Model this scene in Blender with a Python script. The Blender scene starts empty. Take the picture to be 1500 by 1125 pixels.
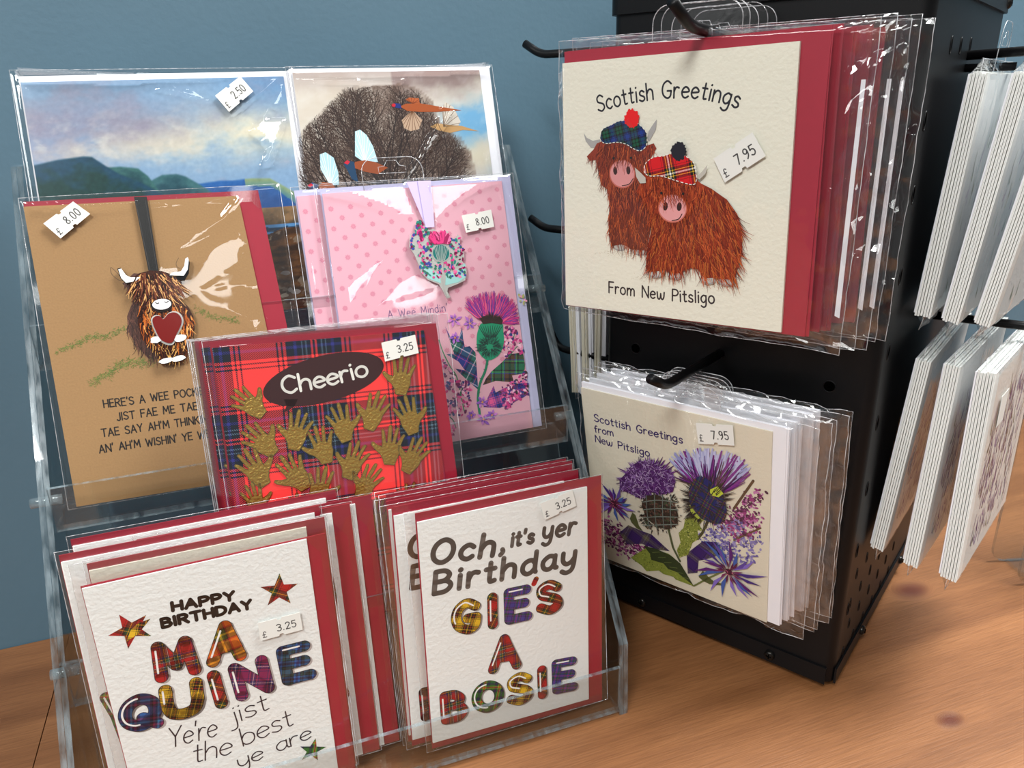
import bpy, bmesh, math, random
from math import sin, cos, radians, pi, sqrt, hypot, atan2
from mathutils import Vector, Matrix, noise
from mathutils.geometry import tessellate_polygon

S = 0.001                      # all lengths below are millimetres
sc = bpy.context.scene

# ------------------------------------------------------------------ camera
F_PX, CX, CY = 1120.0, 750.0, 562.5
CAM_H = 384.0
AX_R = Vector((0.93909764, -0.34291442, -0.02247939))
AX_D = Vector((-0.1397153, -0.32122062, -0.93664131))
AX_F = Vector((0.31396697, 0.88273836, -0.34956792))
CAM = Vector((0, 0, CAM_H))
cam_data = bpy.data.cameras.new('camera')
cam = bpy.data.objects.new('camera', cam_data)
sc.collection.objects.link(cam)
cam_data.sensor_fit = 'HORIZONTAL'
cam_data.sensor_width = 36.0
cam_data.lens = 36.0 * F_PX / 1500.0
cam_data.clip_start = 0.01
m = Matrix((AX_R, -AX_D, -AX_F)).transposed().to_4x4()
m.translation = CAM * S
cam.matrix_world = m
sc.camera = cam

# ------------------------------------------------------------------ light
world = bpy.data.worlds.new('room_light')
sc.world = world
world.use_nodes = True
bg = world.node_tree.nodes['Background']
bg.inputs['Color'].default_value = (0.97, 1.0, 1.0, 1)
bg.inputs['Strength'].default_value = 0.2
def panel_light(name, loc, sx, sy, power, target=None, col=(0.985, 1.0, 0.985)):
    l = bpy.data.lights.new(name, 'AREA')
    l.shape = 'RECTANGLE'; l.size = sx; l.size_y = sy; l.energy = power; l.color = col
    o = bpy.data.objects.new(name, l)
    o.location = loc
    d = (Vector(target) - Vector(loc)) if target else Vector((0, 0, -1))
    o.rotation_euler = d.to_track_quat('-Z', 'Y').to_euler()
    sc.collection.objects.link(o)
    return o
LAMPS = [Vector(v) for v in ((-0.17, -2.85, 1.95), (0.98, -3.3, 1.95), (0.2, -0.72, 1.95))]
panel_light('ceiling_panel_over', (0.95, 0.2, 1.95), 0.6, 0.6, 60)
panel_light('ceiling_panel_left', (-1.0, -0.9, 1.95), 0.6, 0.6, 56)
panel_light('ceiling_panel_right', (1.7, 0.0, 1.95), 0.6, 0.6, 26)
for v in LAMPS: panel_light('added_glare_lamp', v, 0.26, 0.2, 1.15)  # small unseen lamps added so the film facets show glare
panel_light('added_glint_panel_left', (-3.0, -0.5, 1.95), 1.2, 1.8, 75)  # unseen panel added so the crumpled bag flaps catch glints
sc.view_settings.view_transform = 'Standard'
sc.view_settings.look = 'None'
sc.view_settings.gamma = 1.0
sc.view_settings.use_curve_mapping = False
sc.view_settings.exposure = 0.1
sc.cycles.transparent_max_bounces = 64
sc.cycles.max_bounces = 10

rnd = random.Random(7)

# ------------------------------------------------------------------ colours and materials
def lin(c):
    r = []
    for v in c:
        v = v / 255.0
        r.append(v / 12.92 if v <= 0.04045 else ((v + 0.055) / 1.055) ** 2.4)
    return r
def rgba(c): return (*lin(c), 1.0)

def new_mat(name):
    mt = bpy.data.materials.new(name); mt.use_nodes = True
    nt = mt.node_tree
    return mt, nt, nt.nodes['Principled BSDF']
def N(nt, t, **k):
    n = nt.nodes.new(t)
    for a, b in k.items(): setattr(n, a, b)
    return n
def plain(name, col, rough=0.5, metal=0.0, bump=0.0, bscale=400.0, spec=0.5, var=0.0):
    mt, nt, p = new_mat(name)
    p.inputs['Base Color'].default_value = rgba(col)
    p.inputs['Roughness'].default_value = rough
    p.inputs['Metallic'].default_value = metal
    p.inputs['Specular IOR Level'].default_value = spec
    if bump or var:
        tc = N(nt, 'ShaderNodeTexCoord')
        nz = N(nt, 'ShaderNodeTexNoise'); nz.inputs['Scale'].default_value = bscale; nz.inputs['Detail'].default_value = 3
        nt.links.new(tc.outputs['Object'], nz.inputs['Vector'])
        if bump:
            b = N(nt, 'ShaderNodeBump'); b.inputs['Strength'].default_value = bump; b.inputs['Distance'].default_value = 0.0006
            nt.links.new(nz.outputs['Fac'], b.inputs['Height']); nt.links.new(b.outputs['Normal'], p.inputs['Normal'])
        if var:
            mx = N(nt, 'ShaderNodeMix', data_type='RGBA')
            c = lin(col)
            mx.inputs['A'].default_value = (*[x * (1 - var) for x in c], 1)
            mx.inputs['B'].default_value = (*[min(1, x * (1 + var)) for x in c], 1)
            nt.links.new(nz.outputs['Fac'], mx.inputs['Factor']); nt.links.new(mx.outputs['Result'], p.inputs['Base Color'])
    return mt

def attr_ink(name, rough=0.55, bump=0.0, bscale=700.0, metal=0.0, spec=0.4):
    mt, nt, p = new_mat(name)
    a = N(nt, 'ShaderNodeAttribute', attribute_name='Col')
    nt.links.new(a.outputs['Color'], p.inputs['Base Color'])
    p.inputs['Roughness'].default_value = rough; p.inputs['Metallic'].default_value = metal
    p.inputs['Specular IOR Level'].default_value = spec
    if bump:
        tc = N(nt, 'ShaderNodeTexCoord')
        nz = N(nt, 'ShaderNodeTexNoise'); nz.inputs['Scale'].default_value = bscale; nz.inputs['Detail'].default_value = 3
        nt.links.new(tc.outputs['Object'], nz.inputs['Vector'])
        b = N(nt, 'ShaderNodeBump'); b.inputs['Strength'].default_value = bump; b.inputs['Distance'].default_value = 0.0006
        nt.links.new(nz.outputs['Fac'], b.inputs['Height']); nt.links.new(b.outputs['Normal'], p.inputs['Normal'])
    return mt

def tartan(name, sett, period, twill=0.9, angle=0.0, sett2=None, rough=0.55, off=(0.0, 0.0), soft=0.0):
    """woven check: warp and weft stripes crossed in a twill; sett = [(colour, width)...], period in mm"""
    mt, nt, p = new_mat(name)
    p.inputs['Roughness'].default_value = rough
    p.inputs['Specular IOR Level'].default_value = 0.35
    uv = N(nt, 'ShaderNodeUVMap', uv_map='UV')
    mp = N(nt, 'ShaderNodeMapping'); mp.inputs['Rotation'].default_value = (0, 0, radians(angle))
    mp.inputs['Location'].default_value = (off[0], off[1], 0)
    nt.links.new(uv.outputs['UV'], mp.inputs['Vector'])
    sp = N(nt, 'ShaderNodeSeparateXYZ'); nt.links.new(mp.outputs['Vector'], sp.inputs['Vector'])
    def ramp(axis, st):
        d = N(nt, 'ShaderNodeMath', operation='DIVIDE'); d.inputs[1].default_value = period
        nt.links.new(sp.outputs[axis], d.inputs[0])
        f = N(nt, 'ShaderNodeMath', operation='FRACT'); nt.links.new(d.outputs[0], f.inputs[0])
        r = N(nt, 'ShaderNodeValToRGB'); r.color_ramp.interpolation = 'CONSTANT'
        tot = sum(w for _, w in st); x = 0.0
        els = r.color_ramp.elements
        while len(els) > 1: els.remove(els[0])
        for i, (c, w) in enumerate(st):
            e = els[0] if i == 0 else els.new(x / tot)
            e.position = x / tot; e.color = rgba(c); x += w
        nt.links.new(f.outputs[0], r.inputs[0])
        return r
    a, b = ramp('X', sett), ramp('Y', sett2 or sett)
    ad = N(nt, 'ShaderNodeMath', operation='ADD'); nt.links.new(sp.outputs['X'], ad.inputs[0]); nt.links.new(sp.outputs['Y'], ad.inputs[1])
    dv = N(nt, 'ShaderNodeMath', operation='DIVIDE'); dv.inputs[1].default_value = twill; nt.links.new(ad.outputs[0], dv.inputs[0])
    fr = N(nt, 'ShaderNodeMath', operation='FRACT'); nt.links.new(dv.outputs[0], fr.inputs[0])
    gt = N(nt, 'ShaderNodeMath', operation='GREATER_THAN'); gt.inputs[1].default_value = 0.36; nt.links.new(fr.outputs[0], gt.inputs[0])
    g2 = N(nt, 'ShaderNodeMath', operation='GREATER_THAN'); g2.inputs[1].default_value = 0.72; nt.links.new(fr.outputs[0], g2.inputs[0])
    dk = N(nt, 'ShaderNodeMix', data_type='RGBA', blend_type='DARKEN'); dk.inputs['Factor'].default_value = 1
    nt.links.new(a.outputs['Color'], dk.inputs['A']); nt.links.new(b.outputs['Color'], dk.inputs['B'])
    mx = N(nt, 'ShaderNodeMix', data_type='RGBA')
    nt.links.new(gt.outputs[0], mx.inputs['Factor']); nt.links.new(a.outputs['Color'], mx.inputs['A']); nt.links.new(b.outputs['Color'], mx.inputs['B'])
    m3 = N(nt, 'ShaderNodeMix', data_type='RGBA')
    nt.links.new(g2.outputs[0], m3.inputs['Factor']); nt.links.new(mx.outputs['Result'], m3.inputs['A']); nt.links.new(dk.outputs['Result'], m3.inputs['B'])
    nt.links.new(m3.outputs['Result'], p.inputs['Base Color'])
    return mt

def clear(name, tint, ior, rough, boost=1.0, edge=0.0, edge_col=(220, 228, 232), cap=1.0):
    """thin clear plastic: lets light straight through, mirrors by Fresnel"""
    mt, nt, p = new_mat(name)
    nt.nodes.remove(p)
    out = nt.nodes['Material Output']
    tr = N(nt, 'ShaderNodeBsdfTransparent'); tr.inputs['Color'].default_value = (*tint, 1)
    gl = N(nt, 'ShaderNodeBsdfGlossy'); gl.inputs['Roughness'].default_value = rough; gl.inputs['Color'].default_value = (1, 1, 1, 1)
    fr = N(nt, 'ShaderNodeFresnel'); fr.inputs['IOR'].default_value = ior
    geo = N(nt, 'ShaderNodeNewGeometry')
    # keep the outside-air ratio on both faces of the sheet
    inv = N(nt, 'ShaderNodeMath', operation='MULTIPLY_ADD'); inv.inputs[1].default_value = (1 / ior) - ior; inv.inputs[2].default_value = ior
    nt.links.new(geo.outputs['Backfacing'], inv.inputs[0]); nt.links.new(inv.outputs[0], fr.inputs['IOR'])
    ml = N(nt, 'ShaderNodeMath', operation='MULTIPLY'); ml.inputs[1].default_value = boost; ml.use_clamp = True
    mn = N(nt, 'ShaderNodeMath', operation='MINIMUM'); mn.inputs[1].default_value = cap
    nt.links.new(fr.outputs[0], ml.inputs[0]); nt.links.new(ml.outputs[0], mn.inputs[0])
    mx = N(nt, 'ShaderNodeMixShader')
    nt.links.new(mn.outputs[0], mx.inputs[0]); nt.links.new(tr.outputs[0], mx.inputs[1]); nt.links.new(gl.outputs[0], mx.inputs[2])
    last = mx
    if edge:
        df = N(nt, 'ShaderNodeBsdfPrincipled'); df.inputs['Base Color'].default_value = rgba(edge_col); df.inputs['Roughness'].default_value = 0.15
        tc = N(nt, 'ShaderNodeTexCoord'); mp = N(nt, 'ShaderNodeMapping'); mp.inputs['Scale'].default_value = (1, 0.25, 0.25)
        nz = N(nt, 'ShaderNodeTexNoise'); nz.inputs['Scale'].default_value = 260; nz.inputs['Detail'].default_value = 4
        nt.links.new(tc.outputs['Object'], mp.inputs['Vector']); nt.links.new(mp.outputs['Vector'], nz.inputs['Vector'])
        rm = N(nt, 'ShaderNodeMapRange'); rm.inputs['From Min'].default_value = 0.3; rm.inputs['From Max'].default_value = 0.7
        rm.inputs['To Min'].default_value = max(0, edge - 0.3); rm.inputs['To Max'].default_value = min(1, edge + 0.3)
        nt.links.new(nz.outputs['Fac'], rm.inputs['Value'])
        m2 = N(nt, 'ShaderNodeMixShader')
        nt.links.new(rm.outputs['Result'], m2.inputs[0]); nt.links.new(mx.outputs[0], m2.inputs[1]); nt.links.new(df.outputs[0], m2.inputs[2])
        last = m2
    nt.links.new(last.outputs[0], out.inputs['Surface'])
    return mt

K, W_, RD, YE, NV, GR, BL_ = (12, 12, 16), (235, 235, 230), (176, 20, 28), (235, 190, 40), (20, 30, 85), (18, 78, 48), (25, 95, 165)
def mirror(st): return st + st[::-1]
M = {}
M['ink'] = attr_ink('printed_ink', bump=0.0)
M['ink_soft'] = attr_ink('printed_ink_on_textured_card', rough=0.7, bump=0.25, bscale=500)
M['ink_gloss'] = attr_ink('glossy_print', rough=0.25)
M['enamel'] = attr_ink('enamel', rough=0.15, spec=0.6)
M['white_card'] = plain('white_textured_card', (235, 237, 234), 0.75, bump=0.55, bscale=420)
M['cream_card'] = plain('cream_textured_card', (229, 226, 210), 0.75, bump=0.55, bscale=420)
M['ivory_card'] = plain('ivory_textured_card', (216, 208, 188), 0.75, bump=0.35, bscale=420)
M['gloss_card'] = plain('white_smooth_card', (240, 240, 240), 0.45)
M['pink_card'] = plain('pink_card', (228, 172, 187), 0.5)
M['kraft_card'] = plain('kraft_card', (160, 123, 79), 0.75, bump=0.15, bscale=900, var=0.12)
M['red_env'] = plain('red_envelope_paper', (160, 22, 48), 0.55, bump=0.05, bscale=200, var=0.06)
M['white_env'] = plain('white_envelope_paper', (238, 238, 244), 0.6)
M['lilac_env'] = plain('lilac_envelope_paper', (200, 200, 232), 0.6)
M['sticker'] = plain('matt_price_sticker', (222, 221, 215), 0.6)
M['film'] = clear('clear_cellophane', (0.975, 0.975, 0.975), 1.5, 0.04, 1.45, cap=.3)
M['film_edge'] = clear('cellophane_edge', (0.95, 0.95, 0.95), 1.5, 0.1, 1.5, edge=0.3, edge_col=(235, 235, 238))
M['acrylic'] = clear('clear_acrylic', (0.93, 0.945, 0.945), 1.45, 0.01, 1.2)
M['acrylic_edge'] = clear('polished_acrylic_edge', (0.8, 0.84, 0.85), 1.49, 0.03, 1.6, edge=0.22, edge_col=(150, 164, 170))
M['black'] = plain('black_powder_coated_steel', (8, 8, 10), 0.42, bump=0.04, bscale=900, spec=0.25)
M['void'] = plain('dark_peg_hole', (2, 2, 2), 0.9, spec=0.0)
M['bolt'] = plain('dark_steel_bolt', (40, 38, 36), 0.3, metal=0.8)
M['gold'] = plain('gold_foil', (206, 172, 90), 0.36, metal=0.85, bump=1.0, bscale=700)
M['gold_edge'] = plain('gold_foil_rim_highlight', (222, 196, 120), 0.25, metal=1.0)  # lighter gold, a highlight painted along the rims of the hands
M['silver'] = plain('silver_metal', (214, 214, 208), 0.3, metal=0.55)
M['black_ribbon'] = plain('black_satin_ribbon', (16, 15, 15), 0.4, bump=0.1, bscale=1500)
M['lilac_ribbon'] = plain('lilac_satin_ribbon', (205, 190, 232), 0.3)
red_st = mirror([(RD, 7), (K, 1.2), (RD, 1.6), (NV, 3), (K, 1.6), (YE, .7), (K, 1.2), (GR, 3), (K, .6), (W_, .6), (K, 1.2), (RD, 3)])
M['t_red'] = tartan('red_tartan', red_st, 15, 0.5)
M['t_red2'] = tartan('red_black_tartan', mirror([(RD, 5), (K, .8), (RD, 2), (K, 3), (GR, 2), (K, .7), (YE, .6)]), 10, 0.5, 30)
M['t_yellow'] = tartan('yellow_tartan', mirror([(YE, 5), (K, 1), (YE, 1.2), (K, 3), (RD, 1), (K, 4), (YE, .8)]), 11, 0.5, 20)
M['t_orange'] = tartan('orange_green_tartan', mirror([((222, 110, 30), 5), (RD, 1.5), (K, 1), ((70, 80, 25), 4), (YE, 1)]), 14, 0.5, -10)
M['t_blue'] = tartan('blue_tartan', mirror([(BL_, 5), (NV, 2), (K, 1), ((140, 25, 80), 2.4), (NV, 2), ((50, 140, 190), 1)]), 13, 0.5, 10)
M['t_teal'] = tartan('teal_blue_tartan', mirror([((25, 80, 105), 4), (K, 1.4), ((20, 70, 70), 3), (K, 1), (BL_, 3), (NV, 2)]), 10, 0.5, 10)
M['t_purple'] = tartan('purple_tartan', mirror([((130, 20, 80), 5), (NV, 1.4), ((150, 30, 90), 2), (K, 1), ((40, 30, 100), 2.4), ((225, 200, 190), .5)]), 10, 0.5, 15)
M['t_violet'] = tartan('violet_green_tartan', mirror([((52, 48, 140), 4), (K, 1), ((90, 40, 120), 2), (GR, 3), (K, 1), ((60, 70, 170), 2), (RD, .7)]), 9, 0.5, 15)
M['t_green'] = tartan('green_tartan', mirror([((35, 110, 40), 4), (K, 1), (NV, 3), (K, 1), ((60, 140, 50), 2), (YE, .6), (RD, 1)]), 10, 0.5, 15)
M['t_cap_blue'] = tartan('blue_green_cap_tartan', mirror([((22, 52, 130), 3), (K, 1), ((22, 52, 130), 1), (K, 3), ((16, 78, 55), 4), (K, .8)]), 9, 0.4, -14)
M['t_cap_red'] = tartan('red_cap_tartan', mirror([((200, 18, 28), 7), (K, .6), ((200, 18, 28), 2), (K, 3.4), (YE, 1), (K, 2), (W_, 1)]), 15, 0.4, -14)
cR, cN, cB, cG_ = (252, 66, 64), (26, 32, 44), (50, 52, 130), (96, 122, 140)
ch = [(cR, 9.5), (cN, .9), (cR, 1.7), (cN, .9), (cR, 1.7), (cN, 4.2), (cB, 1.5), (cN, 2.6), (cG_, .8), (cN, 1.5), (cG_, .8), (cN, 2.2), (cR, 1.1), (cN, .6)]
ch = ch + ch[::-1]
M['t_cheerio'] = tartan('red_and_navy_woven_tartan', ch, 60, 1.15, 2, off=(43, -27), rough=0.5)
M['t_leaf_pink'] = tartan('navy_pink_leaf_tartan', mirror([((38, 52, 135), 6), ((232, 90, 160), 1), ((38, 52, 135), 2), ((25, 25, 50), 3), ((30, 100, 90), 6), ((235, 235, 235), .8)]), 17, 0.05, 35)
M['t_leaf_green'] = tartan('green_brown_leaf_tartan', mirror([((30, 110, 75), 4), ((20, 20, 35), 2), ((70, 160, 90), 2), ((60, 70, 160), 1.5), ((92, 62, 40), 5), ((20, 20, 30), 1.5)]), 17, 0.4, 8)
M['t_leaf_rose'] = tartan('rose_blue_leaf_tartan', mirror([((232, 90, 150), 4), ((45, 50, 140), 1.2), ((232, 90, 150), 1.5), ((45, 50, 140), 4), ((25, 25, 70), 1)]), 9, 0.4, -8)
M['t_leaf_plum'] = tartan('plum_leaf_tartan', mirror([((58, 32, 96), 6), ((30, 20, 60), 1), ((85, 55, 120), 1), ((96, 88, 72), 3), ((150, 150, 130), .4)]), 14, 0.4, 25)
M['t_bulb'] = tartan('navy_olive_bulb_tartan', mirror([((36, 36, 92), 5), ((22, 50, 50), 2), ((120, 70, 30), 1.4), ((50, 30, 80), 3), ((60, 90, 60), 1)]), 11, 0.4, 20)

# ------------------------------------------------------------------ mesh builder
class MB:
    def __init__(s): s.v = []; s.f = []; s.mi = []; s.col = []; s.mats = []; s.smooth = []
    def mat(s, m):
        m = M[m] if isinstance(m, str) else m
        if m not in s.mats: s.mats.append(m)
        return s.mats.index(m)
    def add(s, vs, fs, m, col=(255, 255, 255), smooth=False, cols=None):
        k = len(s.v); i = s.mat(m)
        s.v += [Vector(p) for p in vs]
        c = lin(col)
        s.col += ([lin(q) for q in cols] if cols else [c] * len(vs))
        for f in fs: s.f.append(tuple(k + j for j in f)); s.mi.append(i); s.smooth.append(smooth)
    # flat printed shapes (a, b in the card plane, c = height above it)
    def poly(s, pts, c, m='ink', col=(0, 0, 0)):
        vs = [(p[0], p[1], c) for p in pts]
        tri = tessellate_polygon([[Vector((p[0], p[1], 0)) for p in pts]])
        fs = []
        for t in tri:
            a, b, d = (Vector(vs[i]) for i in t)
            fs.append(t if (b - a).cross(d - a).z > 0 else t[::-1])
        s.add(vs, fs, m, col)
    def ellipse(s, ctr, rx, ry, c, m='ink', col=(0, 0, 0), rot=0.0, n=24, jag=0.0, r=rnd):
        pts = []
        for i in range(n):
            t = 2 * pi * i / n; q = 1 + (r.uniform(-jag, jag) if jag else 0)
            x, y = rx * q * cos(t), ry * q * sin(t)
            pts.append((ctr[0] + x * cos(rot) - y * sin(rot), ctr[1] + x * sin(rot) + y * cos(rot)))
        s.poly(pts, c, m, col)
    def stroke(s, pts, w, c, m='ink', col=(0, 0, 0), w1=None, cap=True):
        """ribbon along pts, width w (to w1 at the end), round joints"""
        n = len(pts)
        if n < 2: return
        if w1 is None:
            for i in range(1, n - 1):
                ax, ay = pts[i][0] - pts[i - 1][0], pts[i][1] - pts[i - 1][1]; bx, by = pts[i + 1][0] - pts[i][0], pts[i + 1][1] - pts[i][1]
                if ax * bx + ay * by < .75 * hypot(ax, ay) * hypot(bx, by):
                    s.stroke(pts[:i + 1], w, c, m, col, None, cap); s.stroke(pts[i:], w, c, m, col, None, cap); return
        L, R_ = [], []
        for i, p in enumerate(pts):
            a = pts[max(i - 1, 0)]; b = pts[min(i + 1, n - 1)]
            dx, dy = b[0] - a[0], b[1] - a[1]; l = hypot(dx, dy) or 1
            ww = w if w1 is None else w + (w1 - w) * i / (n - 1)
            nx, ny = -dy / l * ww / 2, dx / l * ww / 2
            L.append((p[0] + nx, p[1] + ny, c)); R_.append((p[0] - nx, p[1] - ny, c))
        fs = [(i, i + n, i + n + 1, i + 1) for i in range(n - 1)]
        fs = [f[::1] for f in fs]
        s.add(L + R_, fs, m, col)
        if cap:
            for k, p in ((0, pts[0]), (n - 1, pts[-1])):
                ww = w if (w1 is None or k == 0) else w1
                if ww > 0.12: s.disc(p, ww / 2, c, m, col, 10 if ww < 3 else 18)
    def disc(s, p, r, c, m='ink', col=(0, 0, 0), n=12):
        s.add([(p[0] + r * cos(2 * pi * i / n), p[1] + r * sin(2 * pi * i / n), c) for i in range(n)], [tuple(range(n))], m, col)
    def fat(s, pts, w, c, m='ink', col=(0, 0, 0)):
        """thick stroke with a disc at every corner, for bold lettering"""
        s.stroke(pts, w, c, m, col)
        for p in pts[1:-1]: s.disc(p, w / 2, c, m, col, 16)
    # solids
    def slab(s, quad, c0, c1, m, m_side=None, col=(255, 255, 255)):
        n = len(quad)
        vs = [(p[0], p[1], c0) for p in quad] + [(p[0], p[1], c1) for p in quad]
        # quad given clockwise or counter: find winding
        ar = sum(quad[i][0] * quad[(i + 1) % n][1] - quad[(i + 1) % n][0] * quad[i][1] for i in range(n))
        top = tuple(range(n, 2 * n)); bot = tuple(range(n))[::-1]
        sd = [(i, (i + 1) % n, (i + 1) % n + n, i + n) for i in range(n)]
        if ar < 0: top = top[::-1]; bot = bot[::-1]; sd = [f[::-1] for f in sd]
        s.add(vs, [top, bot], m, col); s.add(vs, sd, m_side or m, col)
    def solid_poly(s, pts, c0, c1, m, m_top=None, col=(255, 255, 255)):
        n = len(pts)
        s.poly(pts, c1, m_top or m, col)
        vs = [(p[0], p[1], c0) for p in pts] + [(p[0], p[1], c1) for p in pts]
        ar = sum(pts[i][0] * pts[(i + 1) % n][1] - pts[(i + 1) % n][0] * pts[i][1] for i in range(n))
        sd = [(i, (i + 1) % n, (i + 1) % n + n, i + n) for i in range(n)]
        if ar < 0: sd = [f[::-1] for f in sd]
        s.add(vs, sd, m, col)
    def box(s, lo, hi, m, col=(255, 255, 255)):
        x0, y0, z0 = lo; x1, y1, z1 = hi
        vs = [(x0, y0, z0), (x1, y0, z0), (x1, y1, z0), (x0, y1, z0), (x0, y0, z1), (x1, y0, z1), (x1, y1, z1), (x0, y1, z1)]
        s.add(vs, [(3, 2, 1, 0), (4, 5, 6, 7), (0, 1, 5, 4), (1, 2, 6, 5), (2, 3, 7, 6), (3, 0, 4, 7)], m, col)
    def tube(s, pts, r, m, n=8, closed=False, col=(255, 255, 255), cap=True):
        pts = [Vector(p) for p in pts]; k = len(pts); vs = []; fs = []
        prev = None
        for i, p in enumerate(pts):
            a = pts[i - 1] if (i or closed) else p; b = pts[(i + 1) % k] if (i < k - 1 or closed) else p
            t = (b - a).normalized()
            if prev is None:
                u = t.orthogonal().normalized()
            else:
                u = prev - t * prev.dot(t)
                u = u.normalized() if u.length > 1e-6 else t.orthogonal().normalized()
            prev = u; w = t.cross(u)
            vs += [p + (u * cos(2 * pi * j / n) + w * sin(2 * pi * j / n)) * r for j in range(n)]
        for i in range(k if closed else k - 1):
            for j in range(n):
                fs.append((i * n + j, i * n + (j + 1) % n, ((i + 1) % k) * n + (j + 1) % n, ((i + 1) % k) * n + j))
        if not closed and cap: fs += [tuple(range(n))[::-1], tuple(range((k - 1) * n, k * n))]
        s.add(vs, fs, m, col, True)
    def build(s, name, parent=None, mat=None):
        me = bpy.data.meshes.new(name)
        me.from_pydata([tuple(p * S) for p in s.v], [], s.f)
        for q in s.mats: me.materials.append(q)
        me.polygons.foreach_set('material_index', s.mi)
        me.polygons.foreach_set('use_smooth', s.smooth)
        ca = me.color_attributes.new('Col', 'FLOAT_COLOR', 'POINT')
        ca.data.foreach_set('color', [x for c in s.col for x in (*c, 1.0)])
        uv = me.uv_layers.new(name='UV')
        li = [0] * len(me.loops); me.loops.foreach_get('vertex_index', li)
        uv.data.foreach_set('uv', [x for i in li for x in (s.v[i][0], s.v[i][1])])
        me.update()
        o = bpy.data.objects.new(name, me)
        sc.collection.objects.link(o)
        if parent is not None: o.parent = parent
        elif mat is not None: o.matrix_world = mat
        return o

def tag(o, label, cat, group=None, kind=None):
    if label: o['label'] = label
    if cat: o['category'] = cat
    if group: o['group'] = group
    if kind: o['kind'] = kind
    return o

# ------------------------------------------------------------------ placing: a pixel's line of sight meets a real plane
def sight(px, py): return AX_R * (px - CX) + AX_D * (py - CY) + AX_F * F_PX
def hit(px, P, n):
    d = sight(*px); return CAM + d * ((P - CAM).dot(n) / d.dot(n))
class Frame:
    """a plane in the room: origin, right, up, out (towards the viewer)"""
    def __init__(s, o, yaw, lean):
        s.o = Vector(o); nh = Vector((sin(radians(yaw)), -cos(radians(yaw)), 0)); l = radians(lean)
        s.yaw, s.lean = yaw, lean
        s.u = Vector((cos(radians(yaw)), sin(radians(yaw)), 0))
        s.n = nh * cos(l) + Vector((0, 0, sin(l)))
        s.v = Vector((0, 0, cos(l))) - nh * sin(l)
    def at(s, a, b, c=0): 
        g = Frame(s.o + s.u * a + s.v * b + s.n * c, s.yaw, s.lean); return g
    def loc(s, px):
        q = hit(px, s.o, s.n) - s.o; return (q.dot(s.u), q.dot(s.v))
    def matrix(s):
        mm = Matrix((s.u, s.v, s.n)).transposed().to_4x4(); mm.translation = s.o * S; return mm
    def root(s, name, label, cat, group=None):
        e = bpy.data.objects.new(name, None); e.empty_display_size = 0.02
        sc.collection.objects.link(e); e.matrix_world = s.matrix()
        return tag(e, label, cat, group)
def crop(x0, y0, k): return lambda x, y: (x0 + x / k, y0 + y / k)

# ------------------------------------------------------------------ hand lettering (cap height 10)
GL = {}
def G(ch, adv, d): 
    st = []
    for q in d.split(';'):
        cur = q.startswith('~')
        pts = [tuple(float(t) for t in p.split(',')) for p in q.lstrip('~').split()]
        st.append(smooth(pts) if cur else pts)
    GL[ch] = (adv, st)
def smooth(p, k=6):
    if len(p) < 3: return p
    cl = hypot(p[0][0] - p[-1][0], p[0][1] - p[-1][1]) < 1e-6
    out = []; n = len(p)
    for i in range(n - 1):
        a = p[i - 1] if i else (p[-2] if cl else p[0]); b = p[i]; c = p[i + 1]; d = p[i + 2] if i + 2 < n else (p[1] if cl else p[-1])
        for j in range(k):
            t = j / k
            out.append(tuple(0.5 * (2 * b[q] + (c[q] - a[q]) * t + (2 * a[q] - 5 * b[q] + 4 * c[q] - d[q]) * t * t + (3 * b[q] - a[q] - 3 * c[q] + d[q]) * t ** 3) for q in (0, 1)))
    out.append(p[-1]); return out
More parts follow.
